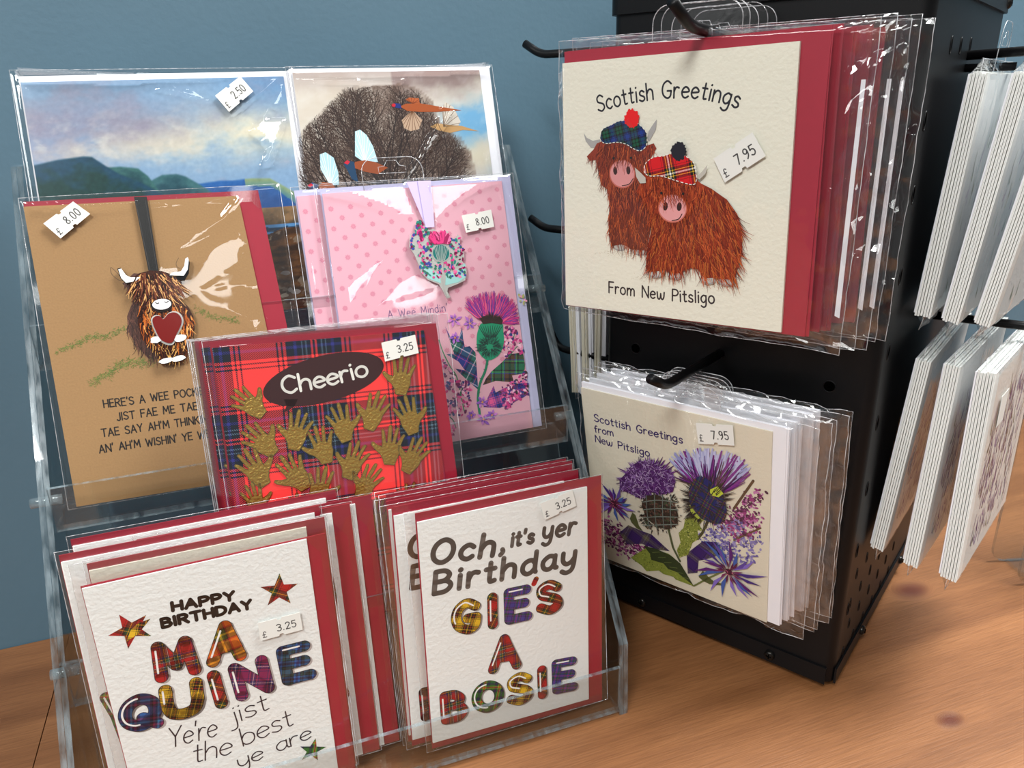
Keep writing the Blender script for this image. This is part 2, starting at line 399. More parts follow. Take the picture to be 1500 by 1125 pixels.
for c_, a_, d_ in [
 ('A', 7, '0,0 3.5,10 7,0;1.2,3.5 5.8,3.5'), ('B', 6, '0,0 0,10;~0,10 3.4,9.8 5.2,7.7 3.6,5.4 0,5.2;~0,5.2 4.2,5 6,2.6 4.2,.2 0,0'),
 ('C', 6.4, '~6.2,8.4 3.6,10 .9,8.2 0,5 .9,1.8 3.6,0 6.2,1.6'), ('D', 6.4, '0,0 0,10;~0,10 3.6,9.4 6,7.2 6.4,5 6,2.8 3.6,.6 0,0'),
 ('E', 5.4, '5.2,10 0,10 0,0 5.4,0;0,5.2 4.6,5.2'), ('F', 5.2, '5.2,10 0,10 0,0;0,5.2 4.4,5.2'),
 ('G', 6.8, '~6.4,8.4 3.7,10 .9,8.2 0,5 .9,1.8 3.7,0 6,1 6.6,4.2;6.6,4.2 3.8,4.2'), ('H', 6.2, '0,0 0,10;6.2,0 6.2,10;0,5 6.2,5'),
 ('I', .6, '.3,0 .3,10'), ('J', 4, '4,10 4,3;~4,3 3.4,.7 1.6,0 0,1.4'), ('K', 6, '0,0 0,10;5.6,10 0,4.6;1.8,6.2 6,0'),
 ('L', 5, '0,10 0,0 5,0'), ('M', 8, '0,0 .8,10 4,3 7.2,10 8,0'), ('N', 6.6, '0,0 0,10 6.6,0 6.6,10'),
 ('O', 7.4, '~3.7,10 1,8.4 0,5 1,1.6 3.7,0 6.4,1.6 7.4,5 6.4,8.4 3.7,10'), ('P', 5.8, '0,0 0,10;~0,10 4,9.8 5.8,7.4 4,5 0,4.6'),
 ('Q', 7.6, '~3.7,10 1,8.4 0,5 1,1.6 3.7,0 6.4,1.6 7.4,5 6.4,8.4 3.7,10;4.4,2.8 7.8,-.2'), ('R', 6, '0,0 0,10;~0,10 4,9.8 5.6,7.6 4,5.4 0,5;2.6,5 6,0'),
 ('S', 5.8, '~5.6,8.6 3.2,10 .6,8.6 .8,6.2 3,5.1 5.2,3.9 5.6,1.6 3,0 0,1.4'), ('T', 6.6, '0,10 6.6,10;3.3,10 3.3,0'),
 ('U', 6.4, '0,10 0,4;~0,4 .9,1 3.2,0 5.5,1 6.4,4;6.4,4 6.4,10'), ('V', 6.8, '0,10 3.4,0 6.8,10'), ('W', 9.4, '0,10 2.3,0 4.7,8 7.1,0 9.4,10'),
 ('X', 6.4, '0,0 6.4,10;0,10 6.4,0'), ('Y', 6.4, '0,10 3.2,5 6.4,10;3.2,5 3.2,0'), ('Z', 6, '0,10 6,10 0,0 6,0'),
 ('a', 5.2, '~4.8,5.6 2.6,6.4 .6,5 0,3 .8,.8 2.4,0 4,1 4.8,3;~4.8,6.2 4.8,2 5.2,.4 5.8,.2'), ('b', 5.2, '0,10 0,0;~0,4 1.2,6 3,6.3 4.8,5 5.2,3 4.6,1 2.8,0 1,.5 0,2'),
 ('c', 4.6, '~4.6,5.2 2.8,6.3 .8,5.2 0,3.1 .8,1 2.8,0 4.6,1'), ('d', 5.2, '~5,4.4 3.6,6.2 1.6,6 .2,4.4 .2,1.8 1.8,0 3.6,.4 5,2.2;~5,10 5,2 5.4,.3'),
 ('e', 5, '~.2,3.2 4.8,3.7 4.6,5.2 2.7,6.3 .8,5.2 0,3 .8,.9 2.7,0 4.8,1'), ('f', 3.6, '~4,9.2 2.8,10 1.6,9 1.4,7;1.4,7.4 1.4,0;0,6 3.2,6'),
 ('g', 5.2, '~4.8,5.6 2.6,6.4 .6,5 0,3.2 .8,1.2 2.4,.4 4,1.4 4.8,3;~4.8,6.2 4.9,0 4.2,-2.8 2.2,-3.6 .2,-2.6'), ('h', 5, '0,10 0,0;~0,3.6 1.4,5.8 3,6.3 4.4,5.4 4.8,3.6 4.8,0'),
 ('i', .8, '.4,6.2 .4,0;.3,8.6 .5,8.8'), ('j', 2, '~1.6,6.2 1.8,-1 1,-3.2 -.8,-3.4;1.5,8.6 1.7,8.8'), ('k', 4.6, '0,10 0,0;4.2,6.2 0,2.6;1.4,3.8 4.6,0'),
 ('l', .8, '.4,10 .4,0'), ('m', 8, '0,6.2 0,0;~0,3.6 1.2,5.8 2.4,6.2 3.6,5.2 3.8,3.6 3.8,0;~3.8,3.6 5,5.8 6.2,6.2 7.4,5.2 7.7,3.6 7.7,0'),
 ('n', 4.8, '0,6.2 0,0;~0,3.6 1.4,5.8 3,6.3 4.4,5.4 4.8,3.6 4.8,0'), ('o', 5.4, '~2.7,6.3 .7,5.3 0,3.1 .7,1 2.7,0 4.7,1 5.4,3.1 4.7,5.3 2.7,6.3'),
 ('p', 5.2, '0,6.2 0,-3.8;~0,4 1.2,6 3,6.3 4.8,5 5.2,3 4.6,1 2.8,0 1,.5 0,2'), ('r', 3.6, '0,6.2 0,0;~0,3.4 1,5.6 2.2,6.2 3.6,5.8'),
 ('s', 4.2, '~4,5.4 2.2,6.3 .6,5.4 .8,3.9 2.2,3.2 3.8,2.4 4,.9 2.2,0 0,.9'), ('t', 3.6, '1.6,9 1.6,1.6;~1.6,1.6 2,.2 3.6,.4;0,6.2 3.4,6.2'),
 ('u', 4.8, '~0,6.2 .1,2 1.4,.1 3.2,.4 4.6,2.2;4.7,6.2 4.7,0'), ('v', 5, '0,6.2 2.5,0 5,6.2'), ('w', 7.4, '~0,6.2 .6,1.4 2,0 3.4,1.6 3.7,5 4.2,1.4 5.6,0 7,2 7.4,6.2'),
 ('y', 5, '~0,6.2 .2,2.6 1.6,.8 3.4,1.2 4.8,3.2;~4.9,6.2 4.8,0 4,-2.8 2,-3.6 .2,-2.6'), ('x', 4.6, '0,0 4.6,6.2;0,6.2 4.6,0'),
 ("'", .8, '.5,10.4 .2,8'), ('.', .8, '.3,.1 .5,.3'), ('-', 2.4, '0,3 2.4,3'), (',', 1.2, '~.8,.8 .9,-.4 .2,-1.8'),
 ('£', 5, '~5,8.6 3.4,10 1.8,9 1.6,6.6 1.7,2 .2,0;0,0 5,0;0,5 3.8,5'),
 ('0', 4.8, '~2.4,10 .6,8.4 0,5 .6,1.6 2.4,0 4.2,1.6 4.8,5 4.2,8.4 2.4,10'), ('2', 4.8, '~0,8 1,9.7 2.6,10 4.4,8.8 4.4,6.8 2.6,3.6 0,0;0,0 4.8,0'),
 ('3', 4.6, '~0,9 2,10 4.2,8.8 4.2,6.6 1.8,5.3;~1.8,5.3 4.4,4.2 4.6,1.6 2.4,0 0,1'), ('5', 4.6, '4.4,10 .6,10 .3,5.6;~.3,5.6 2.4,6.2 4.4,4.8 4.6,2 2.6,0 0,1'),
 ('7', 4.8, '0,10 4.8,10 1.6,0'), ('8', 4.8, '~2.4,5.4 .5,7.4 1,9.4 2.4,10 3.8,9.4 4.3,7.4 2.4,5.4 .2,3 .6,.8 2.4,0 4.2,.8 4.6,3 2.4,5.4'),
 ('9', 4.8, '~4.4,7.2 2.6,5 .6,6 .2,8 1.4,9.8 3.4,9.8 4.6,7.6 4.2,3 1.8,0')]: G(c_, a_, d_)
SPACE = 4.2
def measure(s, gap):
    return sum((GL[c][0] if c != ' ' else SPACE) + gap for c in s) - gap
def arc_at(base, t):
    L = [0]
    for a, b in zip(base, base[1:]): L.append(L[-1] + hypot(b[0] - a[0], b[1] - a[1]))
    d = t * L[-1]
    for i in range(len(base) - 1):
        if d <= L[i + 1] or i == len(base) - 2:
            q = (d - L[i]) / (L[i + 1] - L[i]); a, b = base[i], base[i + 1]; l = L[i + 1] - L[i]
            return (a[0] + (b[0] - a[0]) * q, a[1] + (b[1] - a[1]) * q), ((b[0] - a[0]) / l, (b[1] - a[1]) / l), L[-1]
def write(mb, s, base, cap, wt, c, m='ink', col=(20, 20, 20), gap=2.0, slant=0.0, fat=False, wob=0.0, contrast=False):
    """letter string s along the baseline points, filling its whole length; cap = cap height in mm"""
    tot = measure(s, gap); x = 0.0; r = random.Random(len(s) * 31 + ord(s[0]))
    for ch in s:
        if ch == ' ': x += SPACE + gap; continue
        adv, st = GL[ch]
        dy = r.uniform(-wob, wob)
        for q in st:
            pts = []
            for gx, gy in q:
                p, t, L = arc_at(base, (x + adv / 2) / tot)
                lx = (gx - adv / 2) * L / tot + slant * gy * cap / 10; ly = (gy + dy) * cap / 10
                pts.append((p[0] + t[0] * lx - t[1] * ly, p[1] + t[1] * lx + t[0] * ly))
            (mb.fat if fat else mb.stroke)(pts, wt, c, m, col)
        x += adv + gap

def bubble(mb, ch, BL, BR, TL, m, w, c, F):
    """puffy letter with a soft printed drop shade and a white glint line"""
    bl, br, tl = (F(*p) for p in (BL, BR, TL)); r = w / 2
    ux, uy = br[0] - bl[0], br[1] - bl[1]; lu = hypot(ux, uy); vx, vy = tl[0] - bl[0], tl[1] - bl[1]; lv = hypot(vx, vy)
    adv, st = GL[ch]
    fu = (lu - w) / lu; fv = (lv - w) / lv
    if ch in 'I': fu = 0
    def mp(p, dx=0, dy=0):
        a = (p[0] / max(adv, 1e-6)) * fu + r / lu if ch != 'I' else .5; b = p[1] / 10 * fv + r / lv
        return (bl[0] + ux * a + vx * b + dx, bl[1] + uy * a + vy * b + dy)
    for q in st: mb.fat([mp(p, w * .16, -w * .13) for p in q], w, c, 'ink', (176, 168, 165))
    for q in st: mb.fat([mp(p) for p in q], w * 1.04, c + .03, 'ink', (38, 26, 30))
    for q in st: mb.fat([mp(p) for p in q], w * .94, c + .06, m)
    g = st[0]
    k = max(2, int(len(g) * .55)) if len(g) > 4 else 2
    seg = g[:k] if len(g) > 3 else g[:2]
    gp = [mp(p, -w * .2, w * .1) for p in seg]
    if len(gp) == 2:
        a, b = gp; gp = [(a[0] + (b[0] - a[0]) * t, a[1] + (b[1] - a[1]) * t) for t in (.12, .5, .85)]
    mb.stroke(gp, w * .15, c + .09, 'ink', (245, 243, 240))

# ------------------------------------------------------------------ drawing helpers
def inside(p, poly):
    x, y = p; k = False; n = len(poly); j = n - 1
    for i in range(n):
        xi, yi = poly[i]; xj, yj = poly[j]
        if (yi > y) != (yj > y) and x < (xj - xi) * (y - yi) / (yj - yi) + xi: k = not k
        j = i
    return k
def hair(mb, poly, n, ln, dirf, pal, w, c, seed=1, m='ink', sway=.25):
    r = random.Random(seed); xs = [p[0] for p in poly]; ys = [p[1] for p in poly]; i = 0; t = 0
    while i < n and t < n * 20:
        t += 1
        p = (r.uniform(min(xs), max(xs)), r.uniform(min(ys), max(ys)))
        if not inside(p, poly): continue
        a = dirf(p) + r.gauss(0, sway); L = ln * r.uniform(.6, 1.3); bend = r.uniform(-.5, .5)
        pts = [p]
        for k in range(3):
            q = pts[-1]; aa = a + bend * k * .4; pts.append((q[0] + cos(aa) * L / 3, q[1] + sin(aa) * L / 3))
        mb.stroke(pts, w * r.uniform(.6, 1.3), c + (i % 50) * .005, m, r.choice(pal), w1=w * .2, cap=False); i += 1
def outline_stitch(mb, poly, c, col, w, dash):
    pts = smooth(poly + [poly[0]], 8)
    acc = 0; seg = [pts[0]]
    on = True
    for a, b in zip(pts, pts[1:]):
        seg.append(b); acc += hypot(b[0] - a[0], b[1] - a[1])
        if acc > dash:
            if on: mb.stroke(seg, w, c, 'ink', col)
            on = not on; acc = 0; seg = [b]
def star_pts(ctr, R, r, rot=pi / 2, n=5):
    return [(ctr[0] + (R if i % 2 == 0 else r) * cos(rot + i * pi / n), ctr[1] + (R if i % 2 == 0 else r) * sin(rot + i * pi / n)) for i in range(2 * n)]
def petals(mb, ctr, R, n, w, c, cols, seed=0, r0=.15):
    r = random.Random(seed)
    for i in range(n):
        a = 2 * pi * i / n + r.uniform(-.2, .2); L = R * r.uniform(.7, 1.1)
        p0 = (ctr[0] + cos(a) * R * r0, ctr[1] + sin(a) * R * r0); p1 = (ctr[0] + cos(a) * L * .6, ctr[1] + sin(a) * L * .6); p2 = (ctr[0] + cos(a + .1) * L, ctr[1] + sin(a + .1) * L)
        nx, ny = -sin(a) * w / 2, cos(a) * w / 2
        mb.poly([p0, (p1[0] + nx, p1[1] + ny), p2, (p1[0] - nx, p1[1] - ny)], c + (i % 8) * .01, 'ink', r.choice(cols))
def dots(mb, pts_poly, n, rad, c, cols, seed=0):
    r = random.Random(seed); xs = [p[0] for p in pts_poly]; ys = [p[1] for p in pts_poly]; i = 0
    for _ in range(n * 20):
        p = (r.uniform(min(xs), max(xs)), r.uniform(min(ys), max(ys)))
        if inside(p, pts_poly):
            a = r.uniform(0, pi); q = rad * r.uniform(.6, 1.3)
            mb.ellipse(p, q, q * .6, c + (i % 40) * .005, 'ink', r.choice(cols), a, 7); i += 1
            if i >= n: break
def paint(mb, quad, nx, ny, fn, c, m='ink_gloss'):
    """a painted picture: a fine sheet of colour, fn(s, t) with s right, t up"""
    bl, br, tr, tl = quad; vs = []; cols = []
    for j in range(ny + 1):
        for i in range(nx + 1):
            s_, t_ = i / nx, j / ny
            a = bl[0] * (1 - s_) * (1 - t_) + br[0] * s_ * (1 - t_) + tr[0] * s_ * t_ + tl[0] * (1 - s_) * t_
            b = bl[1] * (1 - s_) * (1 - t_) + br[1] * s_ * (1 - t_) + tr[1] * s_ * t_ + tl[1] * (1 - s_) * t_
            vs.append((a, b, c)); cols.append(fn(s_, t_))
    fs = [(j * (nx + 1) + i, j * (nx + 1) + i + 1, (j + 1) * (nx + 1) + i + 1, (j + 1) * (nx + 1) + i) for j in range(ny) for i in range(nx)]
    mb.add(vs, fs, m, cols=cols)
def mixc(a, b, t):
    t = max(0, min(1, t)); return tuple(x + (y - x) * t for x, y in zip(a, b))
def fbm(x, y, z=0, o=5): return noise.fractal(Vector((x, y, z)), 0.7, 2.1, o, noise_basis='PERLIN_ORIGINAL')

# ------------------------------------------------------------------ wrappers, stickers
def sheet(mb, x0, x1, y0, y1, cf, nx=26, ny=30, m='film', flip=False):
    vs = [(x0 + (x1 - x0) * i / nx, y0 + (y1 - y0) * j / ny, cf(x0 + (x1 - x0) * i / nx, y0 + (y1 - y0) * j / ny)) for j in range(ny + 1) for i in range(nx + 1)]
    fs = [(j * (nx + 1) + i, j * (nx + 1) + i + 1, (j + 1) * (nx + 1) + i + 1, (j + 1) * (nx + 1) + i) for j in range(ny) for i in range(nx)]
    if flip: fs = [f[::-1] for f in fs]
    mb.add(vs, fs, m, smooth=True)
def sleeve(root, x0, x1, y0, y1, back, seed=0, amp=0.35, ridges=(), front=0.45, name='sleeve', rim=.22, R=None, glare_facets=()):
    """flat cellophane envelope round one card: front sheet with soft waves, back sheet, welded rim"""
    mb = MB(); mid = (front + back) / 2
    def edge(a, b):
        d = min(a - x0, x1 - a, b - y0, y1 - b) / 3.0
        return max(0.0, min(1.0, d)) ** .6
    fl = []
    for pts in glare_facets:          # film facets shaped to mirror a lamp into the camera as glare
        ca, cb = sum(p[0] for p in pts) / len(pts), sum(p[1] for p in pts) / len(pts)
        def slope(a, b, lamp=None):
            P = R.o + R.u * a + R.v * b; best = None
            for Lm in ([lamp] if lamp is not None else LAMPS):
                hv = ((Lm / S - P).normalized() + (CAM - P).normalized()).normalized()
                k = hv.dot(R.n); sa, sb = -hv.dot(R.u) / k, -hv.dot(R.v) / k
                if best is None or hypot(sa, sb) < hypot(best[0], best[1]): best = (sa, sb, Lm)
            return best
        s0 = slope(ca, cb); s1 = slope(ca + 10, cb, s0[2]); s2 = slope(ca, cb + 10, s0[2])
        J = ((s1[0] - s0[0]) / 10, ((s2[0] - s0[0]) + (s1[1] - s0[1])) / 20, (s2[1] - s0[1]) / 10)
        hf = lambda a, b, s0=s0, J=J, ca=ca, cb=cb: s0[0] * (a - ca) + s0[1] * (b - cb) + .5 * J[0] * (a - ca) ** 2 + J[1] * (a - ca) * (b - cb) + .5 * J[2] * (b - cb) ** 2
        mn = min(hf(*p) for p in pts)
        bb = (min(p[0] for p in pts), max(p[0] for p in pts), min(p[1] for p in pts), max(p[1] for p in pts))
        fl.append((pts, hf, mn, bb))
    def cf(a, b):
        e = edge(a, b)
        for pts, hf, mn, bb in fl:
            if bb[0] <= a <= bb[1] and bb[2] <= b <= bb[3] and inside((a, b), pts):
                return front + amp * .5 + hf(a, b) - mn
        h = front + amp * (0.6 + .9 * fbm(a * .018 + seed * 3.1, b * .012 + seed, seed, 2))
        for (ax, ay, bx, by, w, hh) in ridges:
            dx, dy = bx - ax, by - ay; L2 = dx * dx + dy * dy
            t = max(0, min(1, ((a - ax) * dx + (b - ay) * dy) / L2)); q = hypot(a - ax - t * dx, b - ay - t * dy)
            h += hh * math.exp(-(q / w) ** 2)
        return mid + (max(h, front * .6) - mid) * e
    sheet(mb, x0, x1, y0, y1, cf, *((110, 130) if fl else (30, 36)))
    sheet(mb, x0, x1, y0, y1, lambda a, b: mid + (back - mid) * edge(a, b), 8, 8, flip=True)
    mb.tube([(x0, y0, mid), (x1, y0, mid), (x1, y1, mid), (x0, y1, mid)], rim, 'film_edge', 6, True)
    return mb.build(name, root)
def bag(root, a0, a1, b0, b1, c0, c1, ml, mr, mbm, mt, seed=0, amp=1.6, name='sleeve', rim=.25):
    """cellophane bag round a thick pack, flat flaps crumpled outside the contents"""
    mb = MB(); mid = (c0 + c1) / 2; x0, x1, y0, y1 = a0 - ml, a1 + mr, b0 - mbm, b1 + mt
    def cf(side):
        full = (c1 + .5) if side > 0 else (c0 - .5)
        def f(a, b):
            da = max((a0 - a) / max(ml, .1), (a - a1) / max(mr, .1), 0); db = max((b0 - b) / max(mbm, .1), (b - b1) / max(mt, .1), 0)
            d = min(1, hypot(da, db)) if (da or db) else 0
            o = 1 - (1 - d) ** 1.6 if d else 0
            w = amp * fbm(a * .05 + seed * 7.3, b * .045 - seed * 2.2, seed * 1.7 + side * .15, 3)
            q1 = abs(noise.noise(Vector((a * .10 + seed, b * .055 - a * .03, seed + 9)))); q2 = abs(noise.noise(Vector((a * .05 + b * .09, b * .06 - a * .07, seed + 4))))
            cr = amp * (1.9 * q1 + 1.5 * q2 - .7)
            k = min(1, d * 3)
            return full + (mid - full) * o + (w + cr) * (k * (1.0 if d < .98 else .9)) + side * .35 * (.5 + fbm(a * .02, b * .02, seed + side)) * (1 - k)
        return f
    ff, fb = cf(1), cf(-1)
    sheet(mb, x0, x1, y0, y1, ff, 84, 60); sheet(mb, x0, x1, y0, y1, fb, 50, 40, flip=True)
    n = 24; ring = []
    for i in range(n): a = x0 + (x1 - x0) * i / n; ring.append((a, y0, ff(a, y0)))
    for i in range(n): b = y0 + (y1 - y0) * i / n; ring.append((x1, b, ff(x1, b)))
    for i in range(n): a = x1 + (x0 - x1) * i / n; ring.append((a, y1, ff(a, y1)))
    for i in range(n): b = y1 + (y0 - y1) * i / n; ring.append((x0, b, ff(x0, b)))
    mb.tube(ring, rim, 'film_edge', 5, True)
    return mb.build(name, root)
def price_sticker(root, F, c, cm, TL, TR, BR, BL, txt):
    q = [F.loc(cm(*p)) for p in (TL, TR, BR, BL)]
    def P(s, t):   # s right, t down
        a = [q[0][i] + (q[1][i] - q[0][i]) * s for i in (0, 1)]; b = [q[3][i] + (q[2][i] - q[3][i]) * s for i in (0, 1)]
        return (a[0] + (b[0] - a[0]) * t, a[1] + (b[1] - a[1]) * t)
    mb = MB()
    pts = [P(0, 0), P(.44, 0), P(.46, .1), P(.54, .1), P(.56, 0), P(1, 0), P(1, 1), P(.56, 1), P(.54, .9), P(.46, .9), P(.44, 1), P(0, 1)]
    mb.solid_poly(pts[::-1], c, c + .15, 'sticker')
    h = hypot(P(0, 0)[0] - P(0, 1)[0], P(0, 0)[1] - P(0, 1)[1])
    write(mb, txt, [P(.42, .72), P(.86, .72)], h * .37, h * .052, c + .17, 'ink', (70, 68, 68), gap=2.6)
    write(mb, '£', [P(.07, .86), P(.15, .86)], h * .3, h * .045, c + .17, 'ink', (95, 92, 92))
    return mb.build('price_sticker', root)
def hang_tab(root, a, b, c, w=46, h=27):
    mb = MB(); pts = []
    r = 9
    for cx_, cy_, t0 in ((a + w / 2 - r, b + h - r, 0), (a - w / 2 + r, b + h - r, 90)):
        for k in range(7): t = radians(t0 + 15 * k); pts.append((cx_ + r * cos(t), cy_ + r * sin(t)))
    pts = [(a + w / 2, b - 10)] + pts + [(a - w / 2, b - 10)]
    slot = [(a + sx, b + 9 + sy) for sx, sy in [(9, -2), (9, 2), (5, 2.6), (3, 6), (-3, 6), (-5, 2.6), (-9, 2), (-9, -2)]]
    vs = [(p[0], p[1], c) for p in pts + slot]
    tri = tessellate_polygon([[Vector((p[0], p[1], 0)) for p in pts], [Vector((p[0], p[1], 0)) for p in slot]])
    mb.add(vs, [tuple(t) for t in tri], 'film')
    mb.tube([(p[0], p[1], c) for p in pts], .28, 'film_edge', 5)
    mb.tube([(p[0], p[1], c) for p in slot], .2, 'film_edge', 5, True)
    return mb.build('hang_tab', root)
def rect(x0, x1, y0, y1): return [(x0, y0), (x1, y0), (x1, y1), (x0, y1)]
def card_body(mb, quad, m, thick=1.1):
    mb.slab(quad, -thick * .45, 0, m); mb.slab(quad, -thick, -thick * .55, m)

# ------------------------------------------------------------------ setting: wall and table
def plain_struct(name, vs, fs, mat):
    mb = MB(); mb.add(vs, fs, mat); return mb.build(name)
def wall_material():
    mt, nt, p = new_mat('blue_painted_wall')
    tc = N(nt, 'ShaderNodeTexCoord')
    nz = N(nt, 'ShaderNodeTexNoise'); nz.inputs['Scale'].default_value = 14; nz.inputs['Detail'].default_value = 6
    n2 = N(nt, 'ShaderNodeTexNoise'); n2.inputs['Scale'].default_value = 260; n2.inputs['Detail'].default_value = 3
    nt.links.new(tc.outputs['Object'], nz.inputs['Vector']); nt.links.new(tc.outputs['Object'], n2.inputs['Vector'])
    mx = N(nt, 'ShaderNodeMix', data_type='RGBA')
    mx.inputs['A'].default_value = rgba((84, 113, 130)); mx.inputs['B'].default_value = rgba((91, 121, 138))
    nt.links.new(nz.outputs['Fac'], mx.inputs['Factor']); nt.links.new(mx.outputs['Result'], p.inputs['Base Color'])
    b = N(nt, 'ShaderNodeBump'); b.inputs['Strength'].default_value = .12; b.inputs['Distance'].default_value = .001
    nt.links.new(n2.outputs['Fac'], b.inputs['Height']); nt.links.new(b.outputs['Normal'], p.inputs['Normal'])
    p.inputs['Roughness'].default_value = .55
    return mt
WALL_P, WALL_D = Vector((-210, 583, 0)), Vector((1073, 20, 0)).normalized()
def on_wall(t, z): q = WALL_P + WALL_D * t; return (q.x, q.y, z)
back_n = Vector((-WALL_D.y, WALL_D.x, 0))
wb = MB(); a0, a1 = -1800, 2600
f0, f1 = Vector(on_wall(a0, 0)), Vector(on_wall(a1, 0))
wb.add([(f0.x, f0.y, -750), (f1.x, f1.y, -750), (f1.x, f1.y, 1950), (f0.x, f0.y, 1950)] + [((f + back_n * 80).x, (f + back_n * 80).y, z) for f, z in ((f0, -750), (f1, -750), (f1, 1950), (f0, 1950))],
       [(0, 1, 2, 3), (7, 6, 5, 4), (3, 2, 6, 7), (1, 5, 6, 2), (4, 0, 3, 7), (4, 5, 1, 0)], wall_material())
tag(wb.build('wall_back'), None, None, kind='structure')

def wood_material():
    mt, nt, p = new_mat('orange_brown_wood')
    tc = N(nt, 'ShaderNodeTexCoord')
    mp = N(nt, 'ShaderNodeMapping'); mp.inputs['Scale'].default_value = (1.0, 24, 24)
    nt.links.new(tc.outputs['Object'], mp.inputs['Vector'])
    sep = N(nt, 'ShaderNodeSeparateXYZ'); nt.links.new(tc.outputs['Object'], sep.inputs['Vector'])
    # knots: oval dark eyes with the grain bending round them
    knots = [(KN1.x * S, KN1.y * S, .006), (KN2.x * S, KN2.y * S, .0035)]
    masks = []
    for kx, ky, kr in knots:
        cb = N(nt, 'ShaderNodeCombineXYZ')
        sx = N(nt, 'ShaderNodeMath', operation='MULTIPLY_ADD'); sx.inputs[1].default_value = .62; sx.inputs[2].default_value = -kx * .62
        sy = N(nt, 'ShaderNodeMath', operation='SUBTRACT'); sy.inputs[1].default_value = ky
        nt.links.new(sep.outputs['X'], sx.inputs[0]); nt.links.new(sep.outputs['Y'], sy.inputs[0])
        nt.links.new(sx.outputs[0], cb.inputs['X']); nt.links.new(sy.outputs[0], cb.inputs['Y'])
        ln = N(nt, 'ShaderNodeVectorMath', operation='LENGTH'); nt.links.new(cb.outputs[0], ln.inputs[0])
        dv = N(nt, 'ShaderNodeMath', operation='DIVIDE'); dv.inputs[1].default_value = kr; nt.links.new(ln.outputs['Value'], dv.inputs[0])
        rm = N(nt, 'ShaderNodeMapRange', interpolation_type='SMOOTHSTEP'); rm.inputs['From Min'].default_value = 2.4; rm.inputs['From Max'].default_value = .3
        nt.links.new(dv.outputs[0], rm.inputs['Value']); masks.append(rm)
    ks = N(nt, 'ShaderNodeMath', operation='MAXIMUM'); nt.links.new(masks[0].outputs[0], ks.inputs[0]); nt.links.new(masks[1].outputs[0], ks.inputs[1])
    off = N(nt, 'ShaderNodeCombineXYZ'); kk = N(nt, 'ShaderNodeMath', operation='MULTIPLY'); kk.inputs[1].default_value = .9
    nt.links.new(ks.outputs[0], kk.inputs[0]); nt.links.new(kk.outputs[0], off.inputs['Y'])
    va = N(nt, 'ShaderNodeVectorMath', operation='ADD'); nt.links.new(mp.outputs['Vector'], va.inputs[0]); nt.links.new(off.outputs[0], va.inputs[1])
    n1 = N(nt, 'ShaderNodeTexNoise'); n1.inputs['Scale'].default_value = 1.5; n1.inputs['Detail'].default_value = 5; n1.inputs['Distortion'].default_value = .5
    n2 = N(nt, 'ShaderNodeTexNoise'); n2.inputs['Scale'].default_value = 40; n2.inputs['Detail'].default_value = 6
    nt.links.new(va.outputs[0], n1.inputs['Vector']); nt.links.new(va.outputs[0], n2.inputs['Vector'])
    r1 = N(nt, 'ShaderNodeValToRGB'); e = r1.color_ramp.elements
    e[0].position = .3; e[0].color = rgba((120, 76, 44)); e[1].position = .72; e[1].color = rgba((148, 99, 61))
    nt.links.new(n1.outputs['Fac'], r1.inputs[0])
    r2 = N(nt, 'ShaderNodeValToRGB'); e = r2.color_ramp.elements
    e[0].position = .35; e[0].color = (.7, .66, .62, 1); e[1].position = .6; e[1].color = (1, 1, 1, 1)
    nt.links.new(n2.outputs['Fac'], r2.inputs[0])
    mu = N(nt, 'ShaderNodeMix', data_type='RGBA', blend_type='MULTIPLY'); mu.inputs['Factor'].default_value = .75
    nt.links.new(r1.outputs[0], mu.inputs['A']); nt.links.new(r2.outputs[0], mu.inputs['B'])
    mk = N(nt, 'ShaderNodeMix', data_type='RGBA'); mk.inputs['B'].default_value = rgba((88, 40, 20))
    nt.links.new(ks.outputs[0], mk.inputs['Factor']); nt.links.new(mu.outputs['Result'], mk.inputs['A'])
    nt.links.new(mk.outputs['Result'], p.inputs['Base Color'])
    b = N(nt, 'ShaderNodeBump'); b.inputs['Strength'].default_value = .2; b.inputs['Distance'].default_value = .0008
    nt.links.new(n2.outputs['Fac'], b.inputs['Height']); nt.links.new(b.outputs['Normal'], p.inputs['Normal'])
    p.inputs['Roughness'].default_value = .42
    return mt
ZUP = Vector((0, 0, 1))
def on_table(px, z=0.0): return hit(px, Vector((0, 0, z)), ZUP)
KN1, KN2 = on_table((1335, 865)), on_table((1392, 1055))
tb = bpy.data.objects.new('table', None); sc.collection.objects.link(tb)
tag(tb, 'orange brown wooden table with visible grain and knots, pushed against the blue wall', 'table')
wood = wood_material()
seam = on_table((70, 1045)).x
for x0, x1 in ((-1500, seam - .35), (seam + .35, 2200)):
    b_ = MB()
    q0 = WALL_P + WALL_D * ((x0 - WALL_P.x) / WALL_D.x); q1 = WALL_P + WALL_D * ((x1 - WALL_P.x) / WALL_D.x)
    P = [(x0, -120), (x1, -120), (x1, q1.y - 1), (x0, q0.y - 1)]
    b_.slab(P, -28, 0, wood)
    b_.build('table_board', tb)
und = MB()
und.box((-1480, -100, -70), (2180, -60, -28), wood)
und.build('apron', tb)
for x_ in (-1460, 2110):
    for y_ in (-110, 480):
        lg = MB(); lg.box((x_, y_, -750), (x_ + 60, y_ + 60, -28), wood); lg.build('leg', tb)
fl = MB(); fl.box((-2500, -2500, -790), (3300, 700, -750), plain('grey_floor', (120, 112, 104), .5, var=.1, bscale=6))
tag(fl.build('floor'), None, None, kind='structure')

